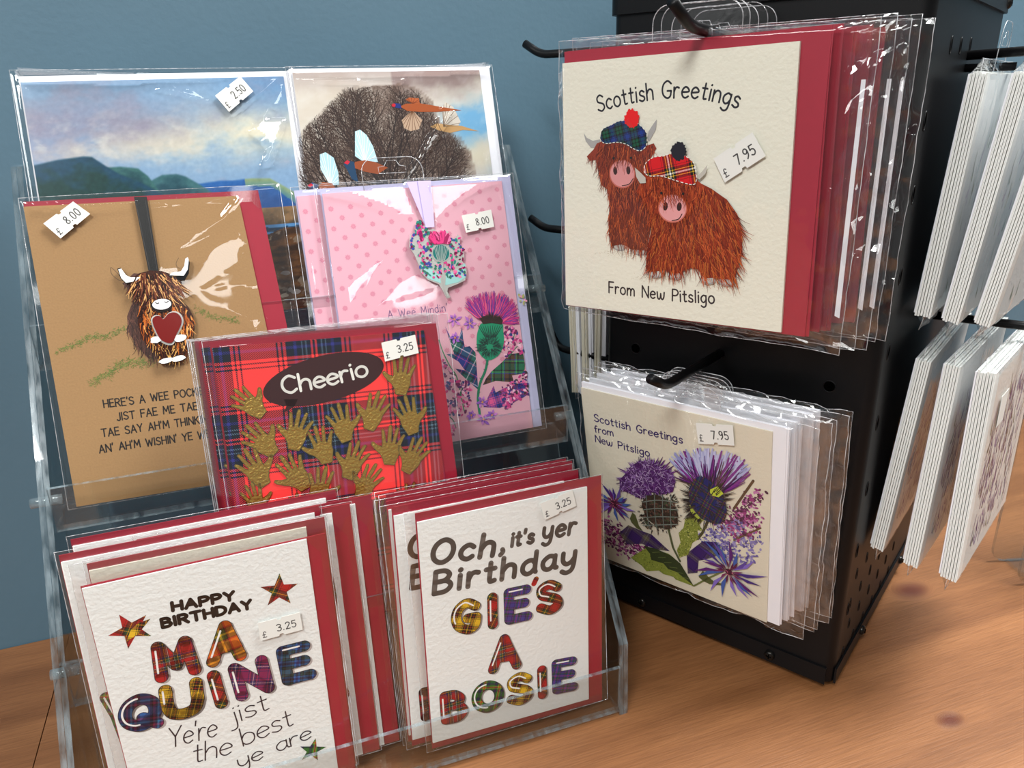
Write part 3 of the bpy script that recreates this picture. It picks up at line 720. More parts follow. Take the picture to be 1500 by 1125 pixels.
# ------------------------------------------------------------------ clear stepped card stand
XL, XR = -116.0, 195.0
TIERS = [(361, 12, 5), (394, 90, 11), (448, 170, 19), (495, 250, 20)]       # y, z of the card foot, lean of its cards
stand = bpy.data.objects.new('card_stand', None); stand.location = (40 * S, 450 * S, 0); sc.collection.objects.link(stand)
tag(stand, 'clear acrylic four-tier stepped stand holding the loose greeting cards', 'card stand')
def world_part(mb, name, root):
    o = mb.build(name); o.parent = root; o.matrix_parent_inverse = root.matrix_world.inverted(); return o
bpy.context.view_layer.update()
stand_inv = Matrix.Translation(-stand.location)
def stand_part(mb, name):
    o = mb.build(name); o.parent = stand; o.location = -stand.location; return o
prof = [(352, 0), (355, 54), (558, 352), (574, 352), (578, 0)]
for x0 in (XL - 3, XL - 6.2, XR, XR + 3.2):
    mb = MB(); x1 = x0 + 3; n = len(prof)
    vs = [(x0, y, z) for y, z in prof] + [(x1, y, z) for y, z in prof]
    mb.add(vs, [tuple(range(n))[::-1], tuple(range(n, 2 * n))], 'acrylic')
    mb.add(vs, [(i, (i + 1) % n, (i + 1) % n + n, i + n)[::1] for i in range(n)], 'acrylic_edge')
    stand_part(mb, 'side_panel')
def prism_x(mb, x0, x1, pr, m, m_edge, edge_faces):
    n = len(pr); vs = [(x0, y, z) for y, z in pr] + [(x1, y, z) for y, z in pr]
    for i in range(n):
        mb.add([vs[i], vs[(i + 1) % n], vs[(i + 1) % n + n], vs[i + n]], [(0, 3, 2, 1)], m_edge if i in edge_faces else m)
    mb.add(vs, [tuple(range(n)), tuple(range(n, 2 * n))[::-1]], m_edge)
for k, (y, z, ln) in enumerate(TIERS):
    zb = max(z - 4, 3.2) if k else 6.0
    d = 30 if k == 0 else 26
    lipy = (y - 4 if k == 1 else y - 9) if k else 354.5
    # tray floor
    mb = MB(); prism_x(mb, XL + .3, XR - .3, [(lipy, zb - 2.6), (lipy + d + 10, zb - 2.6), (lipy + d + 10, zb), (lipy, zb)], 'acrylic', 'acrylic_edge', (1, 3)); stand_part(mb, 'tray_floor')
    lh = 24 if k else 33
    mb = MB(); prism_x(mb, XL + .3, XR - .3, [(lipy - 2.8, zb - 2.6), (lipy - .2, zb - 2.6), (lipy - .2, zb + lh), (lipy - 2.8, zb + lh)], 'acrylic', 'acrylic_edge', (0, 2)); stand_part(mb, 'front_lip')
    l = radians(20 if k else 12); by = lipy + d + 11; H = 88 if k < 3 else 100
    e = [(by, zb - 2.6), (by + 2.6, zb - 2.6), (by + 2.6 + sin(l) * H, zb + cos(l) * H), (by + sin(l) * H, zb + cos(l) * H)]
    mb = MB(); prism_x(mb, XL + .3, XR - .3, e, 'acrylic', 'acrylic_edge', (0, 2)); stand_part(mb, 'back_rest')
# little clear rods that pin the side panels together
for x0, x1, y, z in ((XL - 13, XL + 3, 452, 176), (XL - 11, XL + 3, 402, 96), (XR - 3, XR + 9, 452, 176), (XR - 3, XR + 9, 500, 256)):
    mb = MB(); mb.tube([(x0, y, z), (x1, y, z)], 3.0, 'acrylic_edge', 12); stand_part(mb, 'spacer_rod')

def tier_frame(k, back=0.0, lean=None):
    y, z, l = TIERS[k]; F = Frame((0, y, z), 0, l if lean is None else lean)
    return F.at(0, 0, -back)

# ------------------------------------------------------------------ generic wrapped card
def make_card(F, name, label, cat, quad_px, env, env_m, paper, art, sl, sticker=None, group=None, seed=1, amp=.35, ridges=(), bottom=None, extra=None, quad=None, slv=True, glare_facets=(), front=.45):
    """quad_px: TL TR BR BL of the card on F; env = (left, right, below, above) overhang of the envelope; sl = sleeve overhang beyond the envelope"""
    q = quad or [F.loc(p) for p in quad_px]
    if bottom is not None: q = [q[0], q[1], (q[2][0], bottom[0]), (q[3][0], bottom[1])]
    ac = (q[2][0] + q[3][0]) / 2; b0 = min(q[2][1], q[3][1])
    R = F.at(ac, b0)
    q = [(a - ac, b - b0) for a, b in q]
    root = R.root(name, label, cat, group)
    mb = MB(); card_body(mb, [q[3], q[2], q[1], q[0]], paper)
    if art: art(mb, R, q)
    mb.build('card', root)
    l, r, dn, up = env
    eq = [(q[3][0] - l, q[3][1] - dn), (q[2][0] + r, q[2][1] - dn), (q[1][0] + r, q[1][1] + up), (q[0][0] - l, q[0][1] + up)]
    eb = MB(); eb.slab(eq, -1.9, -1.25, env_m)
    eb.build('envelope', root)
    xs = [p[0] for p in eq]; ys = [p[1] for p in eq]
    slv = sleeve(root, min(xs) - sl[0], max(xs) + sl[1], min(ys) - sl[2], max(ys) + sl[3], -2.2, seed, amp, ridges, front, R=R, glare_facets=[[R.loc(cm(*p)) for p in pts] for cm, pts in glare_facets])
    if extra: extra(root, R, q)
    if sticker: price_sticker(slv, R, sticker[7] if len(sticker) > 7 else 1.3, *sticker[:6])
    return root, R, q
def dup(root, mat, label, group=None, skip=('price_sticker',)):
    """a copy of a thing with copies of its parts and their sub-parts"""
    r = root.copy(); sc.collection.objects.link(r); r.matrix_world = mat; r['label'] = label
    if group: r['group'] = group
    def kids(src, dst):
        for c in list(src.children):
            if c.name.split('.')[0] in skip: continue
            d = c.copy(); sc.collection.objects.link(d); d.parent = dst
            kids(c, d)
    kids(root, r)
    return r
c1 = crop(0, 80, 3.409); c2 = crop(400, 80, 4.1667); c3 = crop(0, 270, 3.5714); c4 = crop(0, 480, 3.5714); c5 = crop(420, 240, 3.409)
c6 = crop(560, 430, 5.0); c7 = crop(270, 450, 3.5714); c8 = crop(60, 740, 2.6786); cG = crop(540, 660, 2.4205); cH = crop(760, 0, 2.5862)
cC = crop(830, 140, 3.75); cP = crop(790, 340, 3.1915); cI = crop(830, 560, 2.8136); c6b = crop(380, 250, 4.5)
def T(R, cm): return lambda x, y: R.loc(cm(x, y))
def PP(f, pts): return [f(*p) for p in pts]

# ------------------------------------------------------------------ top tier: landscape card, pheasant card
def art_land(mb, R, q):
    f = T(R, c1); g = T(R, c6b)
    x0, x1, y0, y1 = q[3][0], q[2][0], 0, q[0][1]
    H = y1
    ridge1 = PP(f, [(100, 570), (190, 550), (290, 527), (420, 510), (462, 513), (530, 558), (600, 600), (700, 640), (800, 692), (900, 740), (1500, 900)])
    def top(r, x):
        for a, b in zip(r, r[1:]):
            if a[0] <= x <= b[0]: return a[1] + (b[1] - a[1]) * (x - a[0]) / (b[0] - a[0])
        return r[0][1] if x < r[0][0] else r[-1][1]
    ridge2 = PP(f, [(400, 720), (540, 566), (600, 562), (690, 571), (740, 610), (800, 690), (900, 740)])
    ridge3 = PP(f, [(700, 690), (760, 630), (810, 604), (880, 600), (925, 612), (1000, 655), (1100, 720)])
    ridge4 = PP(f, [(850, 700), (990, 650), (1100, 634), (1160, 634), (1250, 624), (1345, 624), (1400, 655), (1480, 700), (1600, 760)])
    low = f(1400, 765)[1]; lake0 = f(1400, 850)[1]; lake1 = f(1400, 892)[1]
    def fn(s, t):
        x, y = x0 + (x1 - x0) * s, y0 + (y1 - y0) * t
        n = fbm(x * .02, y * .035, 1.3); n2 = fbm(x * .06, y * .09, 4.2); ff = fbm(x * .35, y * .35, 7) * 7
        c = mixc((138, 172, 206), (164, 166, 190), min(1, max(0, .75 - s * 1.2 + n)))
        c = mixc(c, (84, 148, 204), max(0, (s - .66) * 2.0) * max(0, (t - .62) * 2.6))
        band = math.exp(-((t - .73 - .05 * s + .05 * n) / .1) ** 2)
        c = mixc(c, (238, 231, 204), band * min(1, .2 + 1.1 * s + n * .9))
        c = mixc(c, (146, 142, 164), max(0, math.exp(-((t - .84) / .1) ** 2) * (1.25 - 1.3 * s) + n * .4) * .9)
        c = mixc(c, (240, 236, 222), max(0, n2 * .6) * band)
        def lay(c, rg, hill):
            if not rg[0][0] < x < rg[-1][0]: return c
            d = top(rg, x) - y
            return c if d < -.6 else mixc(c, hill(d), (d + .6) / 1.2)
        def h4(d):
            v = mixc((44, 104, 176), (36, 84, 150), d / 12 + n2 * .5)
            return mixc((150, 170, 120), (90, 140, 150), d / 6) if s > .78 and d < 5 + 30 * max(0, s - .9) else v
        c = lay(c, ridge4, h4)
        c = lay(c, ridge3, lambda d: mixc((62, 112, 118), (34, 78, 92), d / 8 + n2))
        c = lay(c, ridge2, lambda d: mixc((58, 110, 108), (28, 74, 84), d / 9 + n2))
        c = lay(c, ridge1, lambda d: mixc((22, 72, 98), (18, 62, 60), d / 16 + n2 * .8))
        if y < low: c = mixc((74, 66, 52), (150, 116, 80), .5 + n2 + (y - lake0) / 18 - .3)
        if y < lake0: c = mixc((92, 152, 208), (30, 62, 92), 1 if abs(y - (lake0 + lake1) / 2 + n * 2) < 1.6 else n2 * .3)
        if y < lake1 + 3 * sin(x * .12):
            c = mixc((132, 84, 42), (70, 44, 26), .5 + fbm(x * .05, y * .2, 9) * 1.2)
            if n2 > .22: c = mixc(c, (178, 160, 140), .7)
        return tuple(max(0, min(255, (v + ff) * .9)) for v in c)
    paint(mb, [q[3], q[2], (q[1][0], q[1][1]), q[0]], 230, 230, fn, .04, 'ink_gloss')
    r = random.Random(5)
    for i in range(16):
        p = g(r.uniform(80, 340), r.uniform(560, 880))
        mb.ellipse(p, r.uniform(1.5, 4), r.uniform(.8, 1.8), .06 + i * .004, 'ink_gloss', r.choice([(150, 140, 135), (110, 80, 60), (190, 175, 155), (90, 60, 40)]), 0, 9, .2)
FA = tier_frame(3)
make_card(FA, 'landscape_card', 'landscape card of blue hills under cloudy sky, back tier left of the stand', 'greeting card',
    [(30.8, 122.5), (413.6, 112.9), (437, 293), (67.5, 291)], (1, 5, 0, 4), M['white_env'], M['gloss_card'], art_land, (4, 2, 1, 2),
    sticker=[c1, (1075, 212), (1200, 115), (1265, 190), (1145, 292), '2.50', None, 2.2], seed=2, amp=.22,
    quad=[(-104.8, 159), (44.2, 160.5), (43, 11), (-104, 11)],
    glare_facets=[(c1, [(110, 108), (1440, 85), (1400, 100), (1000, 130), (600, 140), (200, 142), (110, 140)]), (c1, [(780, 172), (900, 175), (990, 195), (1060, 225), (1110, 250), (1090, 255), (1000, 235), (900, 200)]),
        (c1, [(1415, 130), (1425, 210), (1395, 270), (1350, 262)]), (c1, [(1255, 385), (1400, 160), (1330, 330), (1428, 330), (1390, 440), (1350, 560), (1310, 560), (1340, 470), (1300, 410)]), (c1, [(1150, 297), (1390, 112), (1420, 100), (1300, 205), (1180, 297)])])

def art_pheasant(mb, R, q):
    f = T(R, c2)
    x0, x1, y1 = q[3][0], q[2][0], q[0][1]
    dome = PP(f, [(150, 480), (230, 400), (330, 300), (430, 200), (600, 190), (760, 178), (880, 210), (960, 290), (1010, 420), (1130, 500), (1200, 600), (1235, 740), (1235, 830), (150, 830)])
    def fn(s, t):
        x, y = s * 127, t * y1
        n = fbm(x * .03, y * .04, 3.3); n2 = fbm(x * .09, y * .11, 8)
        c = mixc((226, 214, 198), (238, 232, 222), .5 + n)
        c = mixc(c, (172, 150, 146), max(0, (t - .84) * 6 + n * .9) if s > .5 else max(0, (t - .9) * 6))
        c = mixc(c, (124, 186, 228), math.exp(-((s - .93) / .16) ** 2 - ((t - .72 + .1 * n) / .1) ** 2) * 1.2)
        c = mixc(c, (236, 226, 200), math.exp(-((s - .9) / .2) ** 2 - ((t - .62) / .06) ** 2) * .9)
        c = mixc(c, (120, 170, 215), max(0, (s - .8) * 4) * max(0, (.58 - t) * 5))
        c = mixc(c, (150, 134, 138), max(0, (.45 - s) * 1.4) * max(0, (.72 - t) * 3.0))
        c = mixc(c, (90, 74, 62), max(0, (.42 - t) * 2.4))
        c = mixc(c, (255, 255, 255), n2 * .25)
        if inside((x0 + (x1 - x0) * s, y1 * t), dome):
            k = .55 + n2 * .5 + n * .4
            c = mixc(c, (128, 104, 92), max(.1, min(.8, k)) * (.3 if (s < .4 and t > .66 + .2 * s) else 1))
        return mixc((0, 0, 0), c, .88)
    paint(mb, [q[3], q[2], q[1], q[0]], 90, 110, fn, .04, 'ink_gloss')
    r = random.Random(11)
    tw = lambda d: mixc((40, 32, 32), (84, 66, 58), d)
    def curve(p, a, L, bend, n=7):
        pts = [p]
        for k in range(n):
            aa = a + bend * (k / n - .3) + r.gauss(0, .07); q_ = pts[-1]; pts.append((q_[0] + cos(aa) * L / n, q_[1] + sin(aa) * L / n))
        return pts
    k_ = 0
    for rx, ry, a0, a1, nl in ((720, 900, 40, 140, 20), (430, 900, 70, 165, 14), (960, 900, 15, 100, 10)):
        for i in range(nl):
            a = radians(a0 + (a1 - a0) * (i + .5) / nl + r.gauss(0, 3)); root_ = f(rx + r.gauss(0, 50), ry)
            limb = [p for p in curve(root_, a, 76, r.uniform(-.5, .5), 16)]
            m_ = next((t for t, p in enumerate(limb) if t > 4 and not inside(p, dome)), len(limb)); limb = limb[:m_]
            mb.stroke(limb, 1.15, .10 + (k_ % 30) * .002, 'ink_gloss', tw(.1), w1=.25, cap=False); k_ += 1
            for t in range(3, len(limb) - 1):
                for sd in (-1, 1):
                    b = curve(limb[t], a + sd * r.uniform(.35, .8), r.uniform(9, 17), -sd * r.uniform(.1, .7), 5)
                    if not inside(b[-1], dome): b = b[:3]
                    if not inside(b[-1], dome): continue
                    mb.stroke(b, .5, .09 + (k_ % 40) * .0015, 'ink_gloss', tw(.4), w1=.16, cap=False); k_ += 1
                    for u in range(1, len(b)):
                        for s2 in (-1, 1):
                            c_ = curve(b[u], a + sd * .5 + s2 * r.uniform(.3, .8), r.uniform(3.5, 7), 0, 2)
                            if inside(c_[-1], dome): mb.stroke(c_, .3, .07 + (k_ % 40) * .0012, 'ink_gloss', tw(.9), w1=.12, cap=False)
    dk = lambda pts, c, col: mb.poly(PP(f, pts), c, 'ink_gloss', col)
    def fan(ctr, tips, c, col, col2):
        dk([ctr] + tips, c, col)
        for i in range(len(tips) - 1):
            for t in (.2, .6):
                tp = (tips[i][0] + (tips[i + 1][0] - tips[i][0]) * t, tips[i][1] + (tips[i + 1][1] - tips[i][1]) * t)
                mb.stroke([f(*ctr), f(*tp)], .35, c + .02, 'ink_gloss', col2, cap=False)
    # two upper birds
    fan((1040, 440), [(1030, 330), (1050, 290), (1100, 320), (1145, 410), (1120, 450)], .12, (205, 196, 184), (120, 100, 84))
    dk([(960, 440), (1000, 420), (1080, 430), (1150, 435), (1255, 468), (1160, 460), (1080, 478), (1010, 462)], .14, (186, 146, 96))
    fan((850, 340), [(785, 400), (800, 450), (840, 468), (890, 455), (910, 400)], .16, (186, 158, 134), (110, 74, 50))
    fan((850, 300), [(808, 275), (830, 262), (890, 268), (895, 300)], .16, (176, 92, 50), (120, 56, 30))
    dk([(775, 318), (810, 300), (900, 298), (1000, 315), (1150, 340), (1000, 350), (900, 350), (820, 345)], .2, (160, 80, 40))
    dk([(725, 312), (740, 297), (775, 300), (785, 330), (750, 325)], .23, (34, 50, 116)); dk([(722, 308), (735, 298), (748, 304), (745, 318), (730, 320)], .25, (190, 36, 50))
    # two lower birds
    fan((560, 660), [(500, 620), (500, 470), (530, 458), (570, 490), (610, 560), (640, 655)], .16, (184, 216, 226), (236, 246, 250))
    dk([(490, 690), (500, 655), (560, 645), (620, 655), (700, 690), (640, 730), (560, 715)], .2, (150, 76, 44))
    dk([(430, 670), (450, 645), (495, 655), (500, 690), (520, 780), (480, 760), (450, 700)], .22, (36, 66, 96)); dk([(432, 662), (452, 644), (470, 655), (455, 672)], .24, (196, 40, 60))
    fan((350, 800), [(290, 700), (285, 610), (320, 596), (370, 630), (398, 720), (402, 795)], .16, (176, 210, 220), (232, 244, 248))
    dk([(280, 800), (300, 780), (360, 785), (380, 815), (280, 822)], .2, (168, 90, 54)); dk([(212, 800), (240, 780), (275, 795), (270, 820), (220, 818)], .22, (60, 80, 120)); dk([(210, 800), (232, 786), (246, 798), (226, 812)], .24, (196, 40, 60))
make_card(tier_frame(3, -.6), 'pheasant_card', 'pheasant card with bare winter tree, back tier right of the stand', 'greeting card', None, (2, 8, 0, 3),
    M['white_env'], M['gloss_card'], art_pheasant, (1, 2, 1, 1), seed=5, amp=.22, quad=[(50, 162.5), (177, 162.8), (175, 8), (49, 8)],
    glare_facets=[(c2, [(105, 97), (1310, 85), (1250, 110), (900, 122), (130, 130)]), (c2, [(130, 150), (800, 162), (780, 178), (400, 180), (130, 166)]), (c2, [(1055, 280), (1000, 400), (900, 600), (780, 770), (840, 765), (1000, 530), (1110, 335), (980, 490), (960, 480)])])

# ------------------------------------------------------------------ second tier: kraft card with the cow charm
def art_kraft(mb, R, q):
    f4, f3 = T(R, c4), T(R, c3)
    for s, a, b in (("HERE'S A WEE POCKET", (545, 420), (1092, 345)), ("JIST FAE ME TAE A", (615, 486), (1092, 420)), ("TAE SAY AH'M THINKIN", (535, 572), (1085, 495)), ("AN' AH'M WISHIN' YE WELL", (522, 655), (1150, 566))):
        write(mb, s, [f4(*a), f4(*b)], 4.4, .72, .04, 'ink', (26, 20, 18), gap=2.2, wob=.4)
    r = random.Random(3); gr = [(104, 116, 44), (124, 132, 60), (92, 110, 50), (140, 138, 76)]
    for line, n, hgt in (([(300, 880), (430, 820), (480, 795), (560, 800), (660, 750)], 320, 26), ([(470, 1040), (560, 1000), (620, 950), (690, 930), (800, 930)], 360, 34), ([(1030, 650), (1100, 690), (1180, 700), (1250, 715)], 180, 24)):
        for i in range(n):
            p, t, L = arc_at(line, r.random()); k = sin(pi * min(1, max(.05, r.random())))
            p = (p[0] + r.gauss(0, 8), p[1] + r.gauss(0, hgt * .35)); a = r.uniform(0, 2 * pi)
            mb.stroke([f3(*p), f3(p[0] + cos(a) * hgt * .5, p[1] + sin(a) * hgt * .4)], .22, .04 + (i % 40) * .003, 'ink', r.choice(gr), cap=False)
    body = [(640, 520), (690, 560), (700, 600), (665, 690), (670, 770), (720, 850), (780, 915), (830, 915), (800, 600), (760, 470), (700, 465)]
    mb.poly(PP(f3, body), .05, 'ink', (86, 50, 40))
    hair(mb, PP(f3, body), 420, 5, lambda p: radians(-95), [(70, 40, 32), (104, 62, 50), (60, 34, 28), (122, 78, 60)], .5, .06, 4)
    for pts in ([(580, 435), (585, 470), (620, 500), (640, 500), (610, 460), (580, 435)], [(935, 385), (922, 410), (925, 430), (940, 440)]):
        mb.stroke(smooth(PP(f3, pts)), .2, .06, 'ink', (60, 48, 40))
def kraft_extra(root, R, q):
    f = T(R, c3)
    rb = MB(); pts = PP(f, [(703, 70), (770, 68), (832, 455), (805, 470), (778, 452)])
    rb.solid_poly(pts, 1.6, 1.95, 'black_ribbon')
    for a, b in (((711, 90), (786, 450)), ((763, 88), (824, 450))): rb.stroke(PP(f, [a, b]), .25, 2.0, 'ink', (60, 58, 58))
    ch = MB(); z = 3.4; horns = []; hrt = MB()
    hd = [(680, 545), (690, 500), (730, 470), (790, 455), (850, 458), (900, 475), (950, 510), (945, 560), (930, 600), (985, 640), (1012, 690), (1020, 760), (1000, 800), (985, 860), (978, 915), (940, 928), (900, 926), (870, 940), (838, 940), (836, 900), (790, 860), (745, 810), (725, 730), (730, 660), (760, 600), (700, 575)]
    P = PP(f, hd); ch.solid_poly(P, 1.6, z, 'black', 'enamel', (58, 30, 22))
    pal1 = [(196, 104, 40), (226, 160, 90), (40, 20, 16), (90, 46, 28), (168, 84, 34), (48, 24, 18)]
    fr = PP(f, [(690, 540), (700, 500), (740, 470), (850, 460), (930, 490), (945, 550), (900, 600), (840, 590), (800, 610), (760, 590)])
    hair(ch, PP(f, [(730, 620), (800, 610), (930, 600), (1010, 690), (1015, 770), (960, 830), (800, 830), (735, 730)]), 420, 6, lambda p: radians(-92), pal1, .75, z + .05, 6, 'enamel')
    hair(ch, PP(f, [(790, 830), (980, 820), (975, 910), (840, 920), (830, 890)]), 130, 5, lambda p: radians(-90), [(64, 30, 20), (40, 18, 14), (210, 160, 90), (90, 44, 24)], .6, z + .1, 7, 'enamel')
    hair(ch, fr, 340, 8, lambda p: radians(-90) + (p[0] - P[3][0]) * .05, [(92, 44, 30), (60, 28, 22), (214, 160, 100), (112, 60, 40), (40, 20, 16)], .7, z + .35, 8, 'enamel')
    for hp in ([(625, 450), (640, 446), (665, 480), (690, 492), (740, 490), (715, 510), (665, 520), (640, 495)], [(985, 387), (990, 400), (985, 450), (965, 482), (890, 480), (905, 466), (950, 460), (968, 430), (972, 395)]):
        H = PP(f, hp); cx_ = sum(p[0] for p in H) / 8; cy_ = sum(p[1] for p in H) / 8
        hm = MB(); hm.solid_poly([(cx_ + (p[0] - cx_) * 1.12, cy_ + (p[1] - cy_) * 1.12) for p in H], 1.6, z + .2, 'black'); hm.solid_poly(H, z, z + .55, 'enamel', col=(244, 244, 242)); horns.append(hm)
    ch.ellipse(f(850, 638), 5.8, 3.9, z + .7, 'enamel', (30, 22, 20)); ch.ellipse(f(851, 631), 5.1, 3.1, z + .9, 'enamel', (240, 238, 236))
    for p, s_ in (((828, 628), 1), ((874, 622), -1)): ch.stroke(smooth([f(p[0] - 10 * s_, p[1] - 6), f(*p), f(p[0] + 8 * s_, p[1] - 4)]), 0.5, z + .95, 'enamel', (30, 26, 26))
    ht = smooth(PP(f, [(858, 706), (840, 690), (812, 690), (795, 712), (808, 760), (846, 826), (905, 842), (935, 790), (962, 730), (955, 690), (925, 668), (888, 675), (858, 706)]), 5)[:-1]
    hx = sum(p[0] for p in ht) / len(ht); hy = sum(p[1] for p in ht) / len(ht)
    hrt.solid_poly(ht, z, z + 1.2, 'silver'); hrt.solid_poly([(hx + (p[0] - hx) * .9, hy + (p[1] - hy) * .9) for p in ht], z + 1.2, z + 1.9, 'enamel', col=(112, 26, 24))
    for p, rx in (((822, 815), 3.2), ((945, 806), 3.5)): ch.ellipse(f(*p), rx, 2.0, z + 1.6, 'enamel', (244, 242, 240), .15, 16, .12)
    for p in ((875, 922), (938, 912)): ch.ellipse(f(*p), 4.0, 1.5, z + .8, 'enamel', (246, 244, 242), .12, 16, .1)
    charm = ch.build('cow_charm', root); hrt.build('heart', charm)
    for hm in horns: hm.build('horn', charm)
    for o in (rb.build('ribbon', root), charm): o['label'] = {'ribbon': 'black satin hanging ribbon', 'cow_charm': 'enamel highland cow charm holding a red heart'}[o.name.split('.')[0]]
make_card(tier_frame(2), 'kraft_card', 'brown kraft card with hairy cow charm and black ribbon, second tier left', 'greeting card',
    [(34.2, 302.8), (348.6, 286.8), (436, 690), (112, 742.4)], (0, 12, -1, 3), M['red_env'], M['kraft_card'], art_kraft, (2, 2, 1, 2),
    sticker=[c1, (222, 848), (370, 738), (455, 800), (308, 922), '8.00', None, 2.4], seed=9, amp=.22, extra=kraft_extra,
    front=1.2, glare_facets=[(c3, [(130, 95), (400, 100), (700, 85), (1000, 95), (1240, 50), (1330, 30), (1240, 72), (1000, 115), (800, 110), (600, 125), (420, 130), (250, 115)]),
        (c3, [(1250, 62), (1330, 32), (1260, 140), (1130, 230), (1030, 300), (1000, 318), (940, 330), (1000, 260), (1150, 170)]),
        (c3, [(1170, 290), (1250, 262), (1322, 312), (1262, 355), (1262, 420), (1150, 480), (1080, 535), (1040, 552), (1100, 590), (1300, 690), (1390, 700), (1350, 780), (1320, 770), (1290, 705), (1150, 655), (1040, 600), (1010, 575), (1030, 500), (1060, 400), (1100, 330)]),
        (c3, [(1090, 540), (1250, 510), (1365, 520), (1370, 575), (1260, 548)]), (c3, [(1010, 520), (1010, 590), (960, 625), (900, 600), (850, 530), (812, 430), (835, 420), (940, 420), (945, 460)])])

# ------------------------------------------------------------------ second tier: two pink thistle cards
def fanflower(mb, f, base, tips, n, cols, w, c, seed):
    r = random.Random(seed)
    for i in range(n):
        t = r.random(); p, _, _ = arc_at(tips, t); b, _, _ = arc_at(base, min(1, max(0, t + r.gauss(0, .08))))
        k = r.uniform(.72, 1.04); p = (b[0] + (p[0] - b[0]) * k, b[1] + (p[1] - b[1]) * k)
        md = ((p[0] + b[0]) / 2 + r.gauss(0, 5), (p[1] + b[1]) / 2 + r.gauss(0, 5))
        mb.stroke(PP(f, [b, md, p]), w, c + (i % 60) * .004, 'ink', r.choice(cols), w1=w * .3, cap=False)
def spikes(mb, f, ctr, rx, ry, n, ln, cols, w, c, seed, a0=0, a1=360):
    r = random.Random(seed)
    for i in range(n):
        a = radians(r.uniform(a0, a1)); k = r.uniform(.3, 1.0)
        p = (ctr[0] + cos(a) * rx * k, ctr[1] + sin(a) * ry * k); L = ln * r.uniform(.6, 1.2)
        mb.stroke(PP(f, [p, (p[0] + cos(a) * L, p[1] + sin(a) * L)]), w, c + (i % 40) * .004, 'ink', r.choice(cols), w1=w * .2, cap=False)
PK = [(232, 96, 160), (206, 52, 130), (244, 150, 190), (120, 30, 90), (90, 40, 110), (250, 200, 220), (46, 58, 130)]
def art_pink(mb, R, q):
    f = T(R, c6); W, H = q[1][0] - q[0][0], q[0][1]
    j = 0; y = H - 7
    while y > 42:
        x = q[0][0] + 4 + (6.2 if j % 2 else 0)
        while x < q[1][0] - 3:
            for k in range(8): mb.ellipse((x + 1.1 * cos(k * pi / 4), y + .05 * x + 1.1 * sin(k * pi / 4)), .75, .4, .03 + k * .002, 'ink', (214, 136, 158), k * pi / 4, 8)
            mb.disc((x, y + .05 * x), .7, .05, 'ink', (220, 146, 166)); x += 12.4
        y -= 6.3; j += 1
    write(mb, "A Wee Mindin'", [f(45, 183), f(478, 128)], 5.0, .42, .06, 'ink', (96, 70, 122), gap=2.4)
    leaf = lambda pts, m, c: mb.poly(PP(f, pts), c, m)
    leaf([(460, 240), (500, 320), (560, 335), (585, 240), (592, 330), (605, 392), (640, 385), (682, 430), (690, 520), (702, 705), (640, 650), (585, 600), (535, 550), (605, 562), (560, 500), (470, 445), (525, 440)], 't_leaf_pink', .06)
    leaf([(735, 672), (760, 620), (800, 570), (880, 500), (930, 445), (1030, 430), (1045, 520), (1042, 585), (950, 600), (965, 650), (830, 640)], 't_leaf_green', .06)
    leaf([(740, 832), (780, 745), (815, 675), (830, 725), (960, 660), (1050, 655), (1068, 740), (960, 800), (860, 838)], 't_leaf_rose', .08)
    vine = lambda pts, w, col, c: mb.stroke(smooth(PP(f, pts)), w, c, 'ink', col)
    vine([(415, 340), (445, 430), (500, 540), (545, 610), (575, 740), (600, 860)], .7, (50, 140, 90), .1); vine([(625, 640), (585, 700), (570, 760)], .9, (40, 130, 90), .1); vine([(480, 890), (520, 930), (540, 985)], .6, (40, 110, 80), .1)
    vine([(940, 240), (965, 300), (945, 360)], .7, (50, 140, 90), .1); vine([(1010, 360), (960, 420), (920, 470)], .6, (50, 120, 90), .1)
    dots(mb, PP(f, [(430, 470), (480, 520), (560, 640), (650, 640), (640, 820), (600, 900), (480, 900), (460, 700)]), 150, 1.35, .12, PK, 1)
    dots(mb, PP(f, [(890, 240), (980, 250), (1020, 360), (1040, 430), (900, 470), (880, 350)]), 80, 1.35, .12, PK, 2)
    dots(mb, PP(f, [(850, 700), (960, 640), (1050, 560), (1075, 740), (900, 850)]), 150, 1.3, .13, PK + [(60, 40, 50)], 3)
    dots(mb, PP(f, [(480, 890), (540, 980), (520, 1060), (480, 1000)]), 16, 1.2, .12, PK[:4], 4)
    dots(mb, PP(f, [(1000, 20), (1040, -20), (1060, 60), (1020, 90)]), 10, 1.3, .1, [(240, 160, 190), (180, 180, 110)], 14)
    # stem, bulb, flower
    st = smooth(PP(f, [(772, 470), (755, 560), (715, 660), (700, 770), (715, 895)]))
    mb.stroke(st, 1.7, .3, 'ink', (26, 128, 92)); 
    for i, p in enumerate(st[2:-8:2]): mb.stroke([p, (p[0] + (1.5 if i % 2 else -1.5), p[1] + .8)], .7, .31, 'ink', (26, 110, 80), w1=.2)
    bulb = smooth(PP(f, [(735, 215), (700, 270), (690, 340), (700, 420), (750, 480), (800, 485), (860, 440), (890, 360), (885, 280), (870, 215), (735, 215)]), 4)[:-1]
    mb.poly(bulb, .34, 'ink', (24, 150, 108))
    spikes(mb, f, (785, 390), 70, 62, 240, 36, [(16, 70, 58), (20, 40, 40), (24, 110, 84), (14, 50, 46)], .6, .36, 5)
    for a in range(-60, 70, 12):
        mb.stroke(PP(f, [(790 + a * .6, 320), (790 + a * 1.5, 235)]), .8, .38, 'ink', (16, 60, 50), w1=.3)
